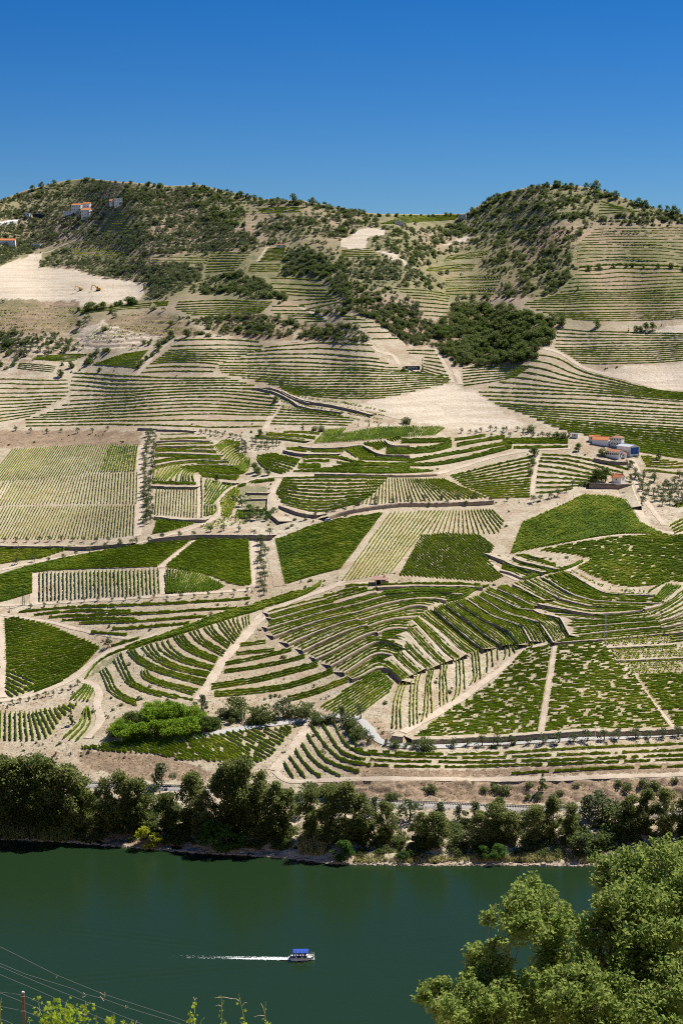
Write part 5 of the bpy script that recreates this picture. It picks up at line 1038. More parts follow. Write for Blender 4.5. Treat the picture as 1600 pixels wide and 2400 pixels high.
def tufts():
    q = rng.uniform([-80, 985], [1680, 2015], (34000, 2)); q = q[free(q)]; g = ground(q); k = 3; C = np.repeat(g, k, 0) + np.c_[rng.normal(0, .35, (len(g) * k, 2)), rng.uniform(.02, .28, len(g) * k)]
    tn = np.repeat(np.repeat(rng.normal(0, .22, len(g)), k), 4)
    tag(link('dry_tufts', fast_mesh('dry_tufts', quad_cloud(C, rng.uniform(.2, .6, len(C)), .6, .0), None, [M['tuft']], tint=tn)), 'dry grass tufts and weeds on the bare earth between the fields', 'grass', kind='stuff'); print('tufts', len(g))
M['tuft'] = leafmat('dry_tufts', (.10, .10, .04), (.26, .20, .105), (.44, .35, .21), .2, .2)
tufts()
def beyond(u0, u1, v0, v1, sp, prob):
    us, vs = np.meshgrid(np.arange(u0, u1, sp), np.arange(v0, v1, sp * .6)); q = np.c_[us.ravel(), vs.ravel()] + rng.normal(0, sp * .25, (us.size, 2)); q = q[rng.uniform(0, 1, len(q)) < prob]
    return q[(q[:, 1] > sky_v(q[:, 0]) + 3) & (q[:, 1] < shore_v(q[:, 0]) - 6)]
mass('outlying_scrub', 'olives and scrub on the slopes beside the vineyards', ['olive', 'silver', 'bush'], [beyond(-800, -85, 470, 1850, 26, .55), beyond(1690, 2400, 470, 1850, 26, .55)], (2.4, 5.0), 'scrub')
mass('outlying_wood', 'dark trees lining the river beyond the vineyards', ['euc'], [beyond(-800, -70, 1915, 1975, 46, .7), beyond(1700, 2400, 1930, 2000, 46, .7)], (14, 25), 'wood')
wq = rng.uniform([-70, 860], [1670, 1780], (5200, 2)); wq = wq[free(wq)]; wq = wq[rng.uniform(0, 1, len(wq)) < np.clip(.45 + vnoise(wq[:, 0] / 40, wq[:, 1] / 25, 51) * .7, 0, 1)]
mass('weed_bushes', 'small weeds and low bushes on the bare verges of the fields', ['bush', 'silver'], [wq], (.45, 1.5), 'weeds')
# trees that stand up on the skyline and the tree lines of the hill
def tree_line(desc, pts, n, kind, h, nm='hill_tree'):
    p = resamp(P(pts), n)
    for i, (u, v) in enumerate(p):
        u = u + random.gauss(0, 5); v = max(v, float(sky_v(u)) + 2.5) + random.uniform(0, 2); hh_ = random.uniform(*h) * random.choice((.8, 1.0, 1.25)); tree(nm, kind, u, v, hh_, f'{ordinal(i + 1)} tree from the left {desc}', 'tree', 'trees on the hill tops', random.uniform(1.0, 1.35), -.22 * hh_)
tree_line('on the left skyline above the houses', '1 150,128 185,118 235,100', 3, 'pine', (7, 9)); tree_line('along the left summit', '1 300,92 400,78 480,92 510,90 620,92 690,98 745,98', 14, 'oak', (3.5, 5)); tree_line('in the wood on the left crest', '1 915,150 960,140 1040,125 1080,140 1130,150 1165,150', 11, 'pine', (5, 9))
tree_line('on the middle skyline', '1 1192,150 1300,165 1425,178 1490,185', 5, 'pine', (4, 9)); tree_line('along the low saddle skyline', '2 160,235 240,238 380,236 480,240 540,245', 12, 'oak', (3, 4)); tree_line('climbing the left flank of the right hill', '2 600,240 640,210 665,205 715,170 760,160 800,150', 8, 'pine', (6, 9))
tree_line('along the top of the right hill', '2 910,118 970,108 1015,103 1060,108 1120,112', 8, 'pine', (4, 7)); tree_line('down the right flank of the right hill', '2 1175,118 1240,140 1270,155 1320,175 1375,192 1448,212 1520,240 1560,262', 12, 'pine', (5, 10)); tree_line('in the line above the brown mound', '1 360,680 440,672 490,668 540,655 585,650 640,645', 11, 'oak', (4, 7))
tree_line('beside the pale track under the mound', '1 640,945 680,900 720,860 760,830 800,790', 10, 'oak', (3.5, 6)); tree_line('in the hedge at the left edge', '1 10,850 60,835 120,830 180,820', 8, 'oak', (4, 6.5))
tree_line('along the dark hedge of the upper right slope', '2 1130,490 1245,482 1320,478 1380,482 1530,485 1565,492', 9, 'oak', (3.5, 6.5)); tree_line('below the small tree rows', '1 290,930 380,950 400,900 470,960', 5, 'oak', (3.5, 5.5))
# ------------------------------------------------------------------ buildings
def house(name, label, s_, L, W, hw, th, roof='gable', rm='tile_o', wm='white', win=(0, 0), front='-y', door=None, pitch=.45, lift=0.0, cat='house', hip=False, upper=0):
    """walls with set-in windows, roof with overhang; s_ = survey point of the middle of the base"""
    u, v = P(s_)[0]; g = ground(np.array([[u, v]]))[0]
    o = empty(name, (g[0], g[1], g[2] + lift), R(th)); tag(o, label, cat)
    hl, hw2 = L / 2, W / 2; b = MB(); b.box(-hl, hl, -hw2, hw2, -3.0, hw)
    rz = hw + W / 2 * pitch
    if roof == 'gable':
        for sx in (-1, 1): b.poly([(sx * hl, -hw2, hw), (sx * hl, hw2, hw), (sx * hl, 0, rz)][::sx])
    b.build('wall', M[wm], o)
    r_ = MB(); ov = .35
    if roof == 'gable':
        for sy in (-1, 1):
            e = hw - ov * pitch
            A = [(-hl - ov, sy * (hw2 + ov), e), (hl + ov, sy * (hw2 + ov), e), (hl + ov, 0, rz), (-hl - ov, 0, rz)]
            T = [(x, y, z + .18) for x, y, z in A]; r_.mesh(A + T, [(0, 1, 2, 3), (4, 5, 6, 7), (0, 1, 5, 4), (1, 2, 6, 5), (3, 0, 4, 7)])
    elif roof == 'hip':
        e = hw - .02; rl = hl - W / 2 * .8
        A = [(-hl - ov, -hw2 - ov, e), (hl + ov, -hw2 - ov, e), (hl + ov, hw2 + ov, e), (-hl - ov, hw2 + ov, e), (-rl, 0, rz), (rl, 0, rz)]
        r_.mesh(A, [(0, 1, 5, 4), (1, 2, 5), (2, 3, 4, 5), (3, 0, 4), (3, 2, 1, 0)])
    elif roof == 'shed':
        A = [(-hl - ov, -hw2 - ov, hw + .02), (hl + ov, -hw2 - ov, hw + .02), (hl + ov, hw2 + ov, hw + W * pitch), (-hl - ov, hw2 + ov, hw + W * pitch)]
        r_.mesh(A + [(x, y, z + .16) for x, y, z in A], [(3, 2, 1, 0), (4, 5, 6, 7), (0, 1, 5, 4), (1, 2, 6, 5), (2, 3, 7, 6), (3, 0, 4, 7)])
        b2 = MB()
        for sx in (-1, 1): b2.poly([(sx * hl, -hw2, hw), (sx * hl, hw2, hw), (sx * hl, hw2, hw + W * pitch)])
        b2.poly([(-hl, hw2, hw), (hl, hw2, hw), (hl, hw2, hw + W * pitch), (-hl, hw2, hw + W * pitch)]); b2.build('gable_wall', M[wm], o)
    else: r_.box(-hl - .12, hl + .12, -hw2 - .12, hw2 + .12, hw + .003, hw + .28)
    ro = r_.build('roof', M[rm], o)
    if roof == 'gable': q = MB(); q.box(-hl - ov, hl + ov, -.14, .14, rz + .1, rz + .3); q.build('ridge', M[rm], ro)
    def opening(nm, side, c, z0, w_, h_, mat):
        fr = MB(); pn = MB(); d = .05
        for (a0, a1, b0, b1) in ((c - w_ / 2 - .09, c + w_ / 2 + .09, z0 - .09, z0), (c - w_ / 2 - .09, c + w_ / 2 + .09, z0 + h_, z0 + h_ + .09), (c - w_ / 2 - .09, c - w_ / 2, z0, z0 + h_), (c + w_ / 2, c + w_ / 2 + .09, z0, z0 + h_)):
            if side == 'y': fr.box(a0, a1, -hw2 - d, -hw2 + .02, b0, b1)
            else: fr.box(hl - .02, hl + d, a0, a1, b0, b1)
        if side == 'y': pn.box(c - w_ / 2, c + w_ / 2, -hw2 - .015, -hw2 + .02, z0, z0 + h_)
        else: pn.box(hl - .02, hl + .015, c - w_ / 2, c + w_ / 2, z0, z0 + h_)
        w = fr.build(nm, M['cream'], o); pn.build('pane' if nm == 'window' else 'leaf', M[mat], w)
    for fl in range(1 + upper):
        zb = hw * .45 if not upper else (.9 + fl * hw / 2)
        for i in range(win[0]): opening('window', 'y', -hl + L * (i + .5) / win[0], zb, .75, .95, 'glass')
        for i in range(win[1]): opening('window', 'x', -hw2 + W * (i + .5) / win[1], zb, .75, .95, 'glass')
    if door: opening('door', door[0], door[1], .02, door[2], door[3], door[4])
    return o
house('long_house', 'long white estate house with weathered red roof and a row of windows', 'H 600,490', 8.6, 5.4, 3.3, -38, 'gable', 'tile_r', 'white', (7, 1), door=('x', -1.2, .9, 2.0, 'dark'), pitch=.4)
house('porch', 'small white porch on the gable end of the long estate house', 'H 735,500', 2.6, 2.6, 2.2, -38, 'shed', 'tile_r', 'white', (1, 0), pitch=.2, cat='porch')
house('machine_shed', 'estate shed with pale sheet roof and tall blue doors', 'H 790,440', 11.0, 7.4, 4.3, -58, 'gable', 'greyroof', 'white', (0, 0), pitch=.28, cat='shed')
sh = [o for o in bpy.data.objects if o.name == 'machine_shed'][0]
for i in range(4):
    d = MB(); y0 = -3.2 + i * 1.6; d.box(5.51, 5.59, y0 + .04, y0 + 1.56, .1, 3.9); dd = d.build('door', M['blue'], sh); h = MB(); h.box(5.591, 5.65, y0 + .2, y0 + .28, 1.4, 2.0); h.build('handle', M['steel'], dd)
for y0 in (-3.5, 3.35): c = MB(); c.box(5.55, 5.8, y0, y0 + .25, -1, 4.2); c.build('post', M['white'], sh)
house('villa', 'two storey white estate house with hipped red roof', 'H 640,330', 6.6, 5.0, 5.0, -28, 'hip', 'tile_r', 'white', (4, 1), pitch=.4, upper=1)
house('low_wing', 'low estate wing with broad orange tiled roof', 'H 420,300', 9.5, 6.6, 2.6, -28, 'gable', 'tile_o', 'white', (0, 0), pitch=.5, cat='house')
house('side_house', 'narrow white estate annex with orange roof left of the wing', 'H 320,262', 6.0, 3.6, 2.8, -28, 'gable', 'tile_o', 'white', (2, 0), pitch=.45)
house('tool_hut', 'tiny white hut half hidden at the estate trees', 'H 45,205', 4.0, 2.6, 2.2, -20, 'flat', 'concrete', 'white', (1, 0), cat='hut')
hs_ = house('small_house', 'small white house with bright orange roof above the tall dark wall', 'H 650,845', 5.6, 4.4, 3.0, -35, 'gable', 'tile_o', 'white', (1, 1), pitch=.75)
c = MB(); c.box(-2.5, -2.1, -.9, -.5, 3.2, 5.6); c.build('chimney', M['white'], hs_)
# houses of the hill village
house('hill_house', 'white village house with red roof and wide dark loggia', 'J 897,262', 10.5, 8, 6.0, -22, 'gable', 'tile_o', 'white', (4, 0), pitch=.35, upper=1)
house('hill_house', 'tall white village house with stepped orange roof', 'J 1000,318', 9.0, 8, 6.4, -18, 'gable', 'tile_o', 'white', (3, 2), pitch=.4, upper=1)
house('hill_house', 'upper block behind the stepped orange roof', 'J 1005,262', 7.5, 6, 6.4, -18, 'gable', 'tile_o', 'white', (2, 1), pitch=.4, lift=1.0)
house('hill_house', 'low white building left of the red roofed village house', 'J 788,298', 9.5, 5, 2.8, -20, 'flat', 'white', 'white', (3, 0))
house('hill_house', 'white villa with balcony under the summit', 'J 1380,185', 9.0, 7, 5.4, -24, 'flat', 'greyroof', 'white', (4, 2), upper=1)
house('hill_house', 'orange roofed annex of the villa under the summit', 'J 1295,185', 5.0, 5, 3.4, -10, 'gable', 'tile_o', 'white', (2, 0))
house('hill_house', 'long orange roofed house at the left edge', 'J 60,640', 20, 7, 3.8, 3, 'gable', 'tile_o', 'white', (6, 0), pitch=.5)
house('hill_house', 'low flat white house above the bare quarry', 'J 430,682', 9.5, 6, 3.2, -22, 'flat', 'white', 'white', (4, 0))
house('hill_house', 'small white box house on the village road', 'J 318,330', 7, 5, 3.0, -22, 'flat', 'white', 'white', (2, 0))
house('hill_shed', 'long dark open shed beside the village road', 'J 480,322', 17, 4, 2.4, 2, 'flat', 'greyroof', 'navy', (0, 0), cat='shed')
house('hill_house', 'tiny house with orange roof on the saddle of the hill', '1 1292,388', 8, 4, 1.7, 0, 'gable', 'tile_r', 'cream', (2, 0), pitch=.3)
house('hill_house', 'small pale building on the low saddle skyline', '2 555,256', 7, 5, 3.0, -10, 'flat', 'greyroof', 'cream', (2, 0))
house('hill_ruin', 'pale stone ruin on the saddle terraces', '2 262,282', 8, 6, 2.4, 10, 'flat', 'concrete', 'cream', (1, 0), cat='ruin')
wall('long white retaining wall below the village road', 'J -40,392 100,376 215,358', 3.6, 'stone', bench=True, cap=.3); bpy.data.objects[[o.name for o in bpy.data.objects if o.name.startswith('terrace_wall')][-1]].data.materials[0] = M['white']
# stone hut in the middle of the vineyard
def stone_hut():
    g = ground(P('A 1120,102'))[0]; o = empty('stone_hut', tuple(g), R(4)); tag(o, 'small stone hut with wide tiled roof and dark doorway among the terraces', 'hut')
    b = MB(); b.box(-1.3, -1.0, -1.5, 1.5, -.6, 1.7); b.box(1.0, 1.3, -1.5, 1.5, -.6, 1.7); b.box(-1.0, 1.0, 1.2, 1.5, -.6, 1.7); b.build('wall', M['stone'], o)
    d = MB(); d.box(-1.0, 1.0, -1.3, -1.25, -.6, 1.65); d.build('doorway', M['dark'], o)  # solid dark panel paints the shaded inside of the hut
    for x in (-1.15, 1.15): c = MB(); c.box(x - .16, x + .16, -1.75, -1.51, -.6, 1.72); c.build('pillar', M['cream'], o)
    r_ = MB(); r_.mesh([(-3.4, -2.0, 1.72), (3.9, -2.2, 1.72), (3.6, 2.6, 2.5), (-2.8, 2.6, 2.5), (-3.4, -2.0, 1.95), (3.9, -2.2, 1.95), (3.6, 2.6, 2.75), (-2.8, 2.6, 2.75)], [(3, 2, 1, 0), (4, 5, 6, 7), (0, 1, 5, 4), (1, 2, 6, 5), (2, 3, 7, 6), (3, 0, 4, 7)])
    r_.build('roof', M['tile_p'], o); q = MB(); q.box(2.6, 3.2, 1.3, 1.9, 2.3, 3.4); q.build('chimney', M['stone'], o)
    s = MB(); s.box(1.32, 4.6, -1.2, 1.8, -.8, 1.3); s.build('side_wall', M['stone'], o)
stone_hut()
# name sign on the slope
def name_sign():
    px = P('p 966,868')[0]; g = ground(px[None])[0]; o = empty('name_sign', (g[0], g[1], g[2]), 0); tag(o, 'dark navy name board with white letters on the upper slope', 'sign')
    s = g[1] / FPX; w = 35.5 * s; h = 8.6 * s; z0 = .5
    b = MB(); b.box(-w / 2, w / 2, 0, .25, z0, z0 + h); b.build('panel', M['navy'], o)
    f = MB(); f.box(-w / 2, w / 2, -.12, .3, z0 - .32, z0 - .004); f.build('ledge', M['white'], o)
    for x in (-w * .4, 0, w * .4): p = MB(); p.box(x - .12, x + .12, .255, .5, -1.2, z0 + h); p.build('post', M['steel'], o)
    cv = bpy.data.curves.new('lettering', 'FONT'); cv.body = "DOW'S"; cv.align_x = 'CENTER'; cv.align_y = 'CENTER'; cv.size = h * .74; cv.extrude = .03; cv.space_character = 1.1; cv.offset = .02
    tmp = bpy.data.objects.new('lettering', cv); me = bpy.data.meshes.new_from_object(tmp); bpy.data.objects.remove(tmp); me.materials.clear(); me.materials.append(M['white']); t = link('lettering', me, o); t.location = (0, -.04, z0 + h * .52); t.rotation_euler = (math.pi / 2, 0, 0)
name_sign()
# excavators on the bare quarry
def digger(label, s_, rz, k=1.0):
    g = ground(P(s_))[0]; o = empty('excavator', tuple(g), R(rz), k); tag(o, label, 'excavator', 'excavators on the bare quarry')
    for y in (-1.1, 1.1):
        t = MB(); t.mesh(*[[(x, y + dy, z) for dy in (-.3, .3) for x, z in ((-1.9, .1), (-1.5, 0), (1.5, 0), (1.9, .1), (2.1, .5), (1.7, .9), (-1.7, .9), (-2.1, .5))], [tuple(range(8))[::-1], tuple(range(8, 16))] + [(i, (i + 1) % 8, 8 + (i + 1) % 8, 8 + i) for i in range(8)]]); t.build('track', M['rubber'], o)
    b = MB(); b.box(-2.1, 1.2, -1.3, 1.3, .95, 2.1); b.build('body', M['yellowmetal'], o); c = MB(); c.box(0, 1.5, -1.3, -.1, 2.1, 3.4); cb = c.build('cab', M['yellowmetal'], o); w = MB(); w.box(1.5, 1.53, -1.2, -.2, 2.3, 3.2); w.box(.2, 1.3, -1.33, -1.3, 2.3, 3.2); w.build('window', M['glass'], cb)
    a = MB(); a.tube([(1.2, .4, 1.6), (3.0, .4, 4.4), (5.2, .4, 4.2)], [.35, .4, .25], 4); a.build('boom', M['yellowmetal'], o); a = MB(); a.tube([(5.2, .4, 4.3), (5.9, .4, 1.4)], [.28, .18], 4); a.build('arm', M['yellowmetal'], o)
    k_ = MB(); k_.mesh([(5.4, -.2, .3), (6.5, -.2, .9), (6.3, -.2, 1.6), (5.6, -.2, 1.5), (5.4, 1, .3), (6.5, 1, .9), (6.3, 1, 1.6), (5.6, 1, 1.5)], [(0, 3, 2, 1), (4, 5, 6, 7), (0, 4, 7, 3), (3, 7, 6, 2), (0, 1, 5, 4)]); k_.build('bucket', M['steel'], o)
digger('smaller yellow excavator on the pale quarry slope', '1 370,587', 200, .8); digger('larger yellow excavator with raised boom on the pale quarry slope', '1 452,590', 170, 1.0)
# parked car in the dense field
def car():
    g = ground(P('E 826,1046'))[0]; o = empty('parked_car', (g[0], g[1], g[2] + .9), R(20)); tag(o, 'small white car between the rows of the dense green field', 'car')
    b = MB(); b.mesh([(-1.9, -.8, .3), (1.9, -.8, .3), (1.9, .8, .3), (-1.9, .8, .3), (-1.9, -.8, .8), (1.9, -.8, .75), (1.9, .8, .75), (-1.9, .8, .8)], [(3, 2, 1, 0), (4, 5, 6, 7), (0, 1, 5, 4), (1, 2, 6, 5), (2, 3, 7, 6), (3, 0, 4, 7)]); b.build('body', M['paint_w'], o)
    c = MB(); c.mesh([(-1.7, -.75, .8), (.9, -.75, .79), (.9, .75, .79), (-1.7, .75, .8), (-1.4, -.62, 1.4), (.3, -.62, 1.4), (.3, .62, 1.4), (-1.4, .62, 1.4)], [(4, 5, 6, 7), (0, 1, 5, 4), (1, 2, 6, 5), (2, 3, 7, 6), (3, 0, 4, 7)]); c.build('cabin', M['paint_w'], o)
    w = MB(); w.mesh([(-1.5, -.73, .9), (.7, -.73, .9), (.28, -.66, 1.3), (-1.35, -.66, 1.3)], [(0, 1, 2, 3)]); w.build('window', M['glass'], o)
    for x in (-1.2, 1.2):
        for y in (-.8, .8): q = MB(); q.tube([(x, y - .1, .3), (x, y + .1, .3)], .32, 10); q.build('wheel', M['rubber'], o)
car()
# ------------------------------------------------------------------ poles and pylons
def pole(label, s_, px_h, mat='steel', cross=False, r_=.11):
    p = P(s_)[0]; g = ground(p[None])[0]; h = px_h * g[1] / FPX; o = empty('utility_pole', tuple(g)); tag(o, label, 'pole', 'utility poles of the valley')
    b = MB(); b.tube([(0, 0, -.8), (0, 0, h)], [r_, r_ * .7], 7); b.build('shaft', M[mat], o)
    a = MB(); a.box(-.7 if cross else -.25, .7 if cross else .25, -.06, .06, h - .45, h - .3); a.build('crossarm', M[mat], o)
for lb, s_, ph, mt in [('tall white pole at the paved road bend', 'K 1195,478', 42, 'white'), ('white pole where the river track meets the road', 'K 434,150', 20, 'white'), ('thin pole on the paved road curve', 'K 882,300', 17, 'white'), ('white pole in the olive row of the paved road', '6 465,712', 22, 'white'), ('white pole further right in the olive row', '6 1165,690', 34, 'white'), ('pole in front of the bright thicket', '5 720,680', 22, 'wood'), ('pale pole right of the bright thicket', '5 1115,632', 30, 'white'),
    ('wooden pole beside the railway in the middle', '6 612,998', 24, 'wood'), ('wooden pole beside the railway cliff', '6 293,975', 18, 'wood'), ('pole at the top of the fan track', 'D 1480,245', 26, 'wood'), ('pole on the contour lines below the young trees', '5 1050,110', 20, 'wood'), ('pale pole on the village hillside, leftmost', 'J 88,520', 11, 'white'), ('pale pole above the long orange roofed house', 'J 410,525', 16, 'white'), ('pale pole in the olive terraces', 'J 758,528', 15, 'white'),
    ('tall pale pole near the hill path', 'J 973,545', 18, 'white'), ('pale pole at the hill plots', 'J 1313,530', 14, 'white'), ('pole at the left edge above the dark field', '5 45,120', 22, 'steel'), ('pole above the long contour field', '4 738,430', 16, 'wood'), ('pole in the rounded row field', 'E 812,930', 18, 'wood')]:
    pole(lb, s_, ph, mt)
def pylon(label, s_, px_h, mat):
    p = P(s_)[0]; g = ground(p[None])[0]; h = px_h * g[1] / FPX; o = empty('lattice_pylon', tuple(g)); tag(o, label, 'pylon', 'lattice pylons')
    b = MB(); w0, w1 = h * .055, h * .012
    cs = [(-1, -1), (1, -1), (1, 1), (-1, 1)]; at = lambda c, t: (c[0] * (w0 + (w1 - w0) * t), c[1] * (w0 + (w1 - w0) * t), h * t - .6 * (t == 0))
    for c in cs: b.tube([at(c, 0), at(c, 1)], .06, 4)
    b.build('leg_frame', M[mat], o); x = MB(); n = 9
    for i in range(n):
        for j in range(4): x.tube([at(cs[j], i / n), at(cs[(j + 1) % 4], (i + 1) / n)], .035, 4)
    x.build('bracing', M[mat], o); a = MB(); a.box(-h * .13, h * .13, -.06, .06, h * .93, h * .95); a.box(-h * .09, h * .09, -.06, .06, h * .985, h * 1.0); a.build('crossarm', M[mat], o)
M['green_steel'] = plain('green_steel', (.03, .10, .05), .6, .1)
pylon('dark green lattice pylon beside the striped rectangle', '3 108,1015', 49, 'green_steel'); pylon('thin grey lattice pylon on the wide terraces', 'C 857,945', 66, 'steel')

# ------------------------------------------------------------------ railway along the river
def railway():
    p = chaikin(P('p -200,1822 100,1835 300,1842 410,1847 500,1852 700,1870 6 140,975 300,988 600,998 930,1010 1280,1020 1620,1030 1800,1035'), 2)
    g = resamp(ground(p), 400); z = gz(g[:, 0], g[:, 1]); ker_ = np.ones(15) / 15; z = np.convolve(np.pad(z, 7, mode='edge'), ker_, 'valid') + .45; g[:, 2] = z
    t = np.gradient(g[:, :2], axis=0); t /= np.linalg.norm(t, axis=1)[:, None]; nr = np.stack([-t[:, 1], t[:, 0]], 1)
    def prof(pr):
        V = np.stack([np.c_[g[:, :2] + nr * a, g[:, 2] + dz] for a, dz in pr], 1); n, k = V.shape[:2]; idx = np.arange(n * k).reshape(n, k)
        return V.reshape(-1, 3), np.stack([idx[:-1, :-1], idx[:-1, 1:], idx[1:, 1:], idx[1:, :-1]], -1).reshape(-1, 4)
    V, q = prof([(-3.0, -1.4), (-1.7, 0), (1.7, 0), (3.0, -.6)]); tag(link('railway_bed', fast_mesh('railway_bed', V, q, [M['ballast']])), kind='structure')
    o = empty('railway_track', (0, 0, 0)); tag(o, 'single railway track running along the far river bank', 'railway')
    for a in (-.83, .83): V, q = prof([(a - .07, .1), (a - .05, .3), (a + .05, .3), (a + .07, .1)]); link('rail', fast_mesh('rail', V, q, [M['rail']]), o)
    L = plen(g); gs = resamp(g, int(L / .9)); ts = np.gradient(gs[:, :2], axis=0); ts /= np.linalg.norm(ts, axis=1)[:, None]; b = MB()
    for c, tt in zip(gs, ts):
        n2 = np.array([-tt[1], tt[0]]); c0 = [np.r_[c[:2] + n2 * a + tt * e, c[2] + zz] for zz in (-.1, .13) for a, e in ((-1.3, -.13), (1.3, -.13), (1.3, .13), (-1.3, .13))]
        b.mesh(c0, [(4, 5, 6, 7), (0, 1, 5, 4), (1, 2, 6, 5), (2, 3, 7, 6), (3, 0, 4, 7)])
    s = b.build('sleeper', M['sleeper'], o); tag(s, kind='stuff')
railway()
# rocks along the waterline
def bank_rocks():
    p = resamp(np.c_[SHORE[1:-1, 0], SHORE[1:-1, 1]], 420); p = p + np.c_[rng.normal(0, 2, len(p)), rng.normal(-1.0, 1.6, len(p))]; g = ground(p); VV, QQ = [], []; b = MB()
    for c in g:
        s = rng.uniform(.25, 1.0) * (1.6 if rng.uniform() < .12 else 1); th = np.arange(6) * 1.047 + rng.uniform(0, 1)
        lo = [(c[0] + math.cos(a) * s * rng.uniform(.8, 1.5), c[1] + math.sin(a) * s * rng.uniform(.6, 1), c[2] - .35) for a in th]; hi = [(c[0] + (x - c[0]) * .62, c[1] + (y - c[1]) * .62, c[2] + s * rng.uniform(.25, .5)) for x, y, z in lo]
        b.mesh(lo + hi, [(i, (i + 1) % 6, 6 + (i + 1) % 6, 6 + i) for i in range(6)] + [(6, 7, 8, 9, 10, 11)])
    tag(b.build('shore_rocks', M['rock']), 'pale rocks scattered along the far waterline', 'rocks', kind='stuff')
bank_rocks()

# ------------------------------------------------------------------ tour boat and its wake
def boat():
    f0, f1 = gdir(2249.0); Yb = -CAM_H / (f1 / f0); xb = (709 - 800) / FPX / f0 * Yb; s = Yb / FPX
    o = empty('tour_boat', (xb, Yb, 0), R(2)); tag(o, 'small white tour boat with blue canopy on the river', 'boat')
    L = 58 * s * .5; W = 1.45
    xs_ = np.array([-1.0, -.95, -.4, .3, .7, .9, 1.0]) * L; wd = np.array([.92, .98, 1, 1, .85, .55, .12]) * W; sh = np.array([.85, .85, .82, .85, .98, 1.12, 1.2])
    V = []; 
    for x, w, h in zip(xs_, wd, sh): V += [(x, -w * .7, -.25), (x, -w, .25), (x, -w * 1.04, h), (x, w * 1.04, h), (x, w, .25), (x, w * .7, -.25)]
    F_ = [(i * 6 + j, i * 6 + j + 1, i * 6 + 7 + j, i * 6 + 6 + j) for i in range(6) for j in (0, 1, 3, 4)] + [(0, 5, 4, 3, 2, 1), (36, 37, 38, 39, 40, 41)]
    h_ = MB(); h_.mesh(V, F_); h_.build('hull', M['paint_w'], o)
    d = MB(); d.mesh([(x, sg * w, .62) for x, w in zip(xs_, wd) for sg in (-1, 1)], [(2 * i, 2 * i + 1, 2 * i + 3, 2 * i + 2) for i in range(6)]); d.build('deck', M['concrete'], o)
    st = MB()
    for i in range(6):
        a, b_ = (xs_[i], wd[i] * 1.045, sh[i]), (xs_[i + 1], wd[i + 1] * 1.045, sh[i + 1])
        for sg in (-1, 1): st.poly([(a[0], sg * a[1] - sg * .0 + sg * .012, a[2] * .74), (b_[0], sg * b_[1] + sg * .012, b_[2] * .74), (b_[0], sg * b_[1] + sg * .012, b_[2] * .84), (a[0], sg * a[1] + sg * .012, a[2] * .84)])
    st.build('stripe', M['navy'], o)
    c = MB(); nx = 9; cx = np.linspace(-.80 * L, .52 * L, nx); sag = .05 * np.sin(np.linspace(0, math.pi * 4, nx)) ** 2
    Vc = []
    for x, sg in zip(cx, sag): Vc += [(x, -1.52, 2.28 - sg), (x, -.8, 2.62 - sg), (x, 0, 2.72 - sg), (x, .8, 2.62 - sg), (x, 1.52, 2.28 - sg)]
    n5 = nx * 5; c.mesh(Vc + [(x, y, z + .05) for x, y, z in Vc], [(i * 5 + j, i * 5 + j + 1, i * 5 + 6 + j, i * 5 + 5 + j) for i in range(nx - 1) for j in range(4)] + [(n5 + i * 5 + j, n5 + i * 5 + 5 + j, n5 + i * 5 + 6 + j, n5 + i * 5 + j + 1) for i in range(nx - 1) for j in range(4)])
    cn = c.build('canopy', M['canvas'], o); v = MB()
    for y in (-1.53, 1.53): v.poly([(cx[0], y, 2.3), (cx[-1], y, 2.3), (cx[-1], y, 2.08), (cx[0], y, 2.08)])
    v.build('valance', M['canvas'], cn)
    for x in (-.78, -.35, .08, .5):
        for y in (-1.4, 1.4): q = MB(); q.tube([(x * L, y, .6), (x * L, y, 2.32)], .035, 6); q.build('post', M['steel'], o)
    cu = MB(); cu.poly([(-.80 * L, -1.42, .9), (-.66 * L, -1.42, .9), (-.70 * L, -1.45, 2.2), (-.79 * L, -1.45, 2.2)]); cu.build('side_curtain', M['canvas'], o)
    for i in range(5):
        b_ = MB(); x = (-.6 + i * .24) * L; b_.box(x, x + .45, -1.15, 1.15, .63, 1.02); b_.box(x, x + .1, -1.15, 1.15, 1.02, 1.45); b_.build('bench_seat', M['navy' if i % 2 else 'white'], o)
    r_ = MB(); r_.tube([(.52 * L, -1.3, 1.5), (.8 * L, -1.05, 1.55), (.97 * L, -.3, 1.65), (.97 * L, .3, 1.65), (.8 * L, 1.05, 1.55), (.52 * L, 1.3, 1.5)], .03, 6)
    for x, y in ((.8, -1.05), (.97, -.3), (.97, .3), (.8, 1.05)): r_.tube([(x * L, y, 1.0), (x * L, y, 1.6)], .025, 5)
    r_.build('bow_rail', M['steel'], o)
    m = MB(); m.box(-1.06 * L, -.98 * L, -.25, .25, .1, 1.1); m.build('outboard_motor', M['rubber'], o)
    k = MB(); k.box(.40 * L, .5 * L, -.5, .3, .63, 1.45); k.build('helm_console', M['white'], o)
    # wake: flecks of foam drifting behind the hull and curling from the bow
    C, S, A = [], [], []
    n = 5200; t = rng.uniform(0, 1, n) ** 2.0; dist = t * 34; half = .75 + .9 * np.sqrt(t) - .8 * t
    y = rng.normal(0, .40, n) * half + 1.6 * t; edge = rng.uniform(0, 1, n) < .3; y[edge] = (np.sign(rng.normal(size=n)) * half * .9 + 1.6 * t + rng.normal(0, .08, n))[edge]
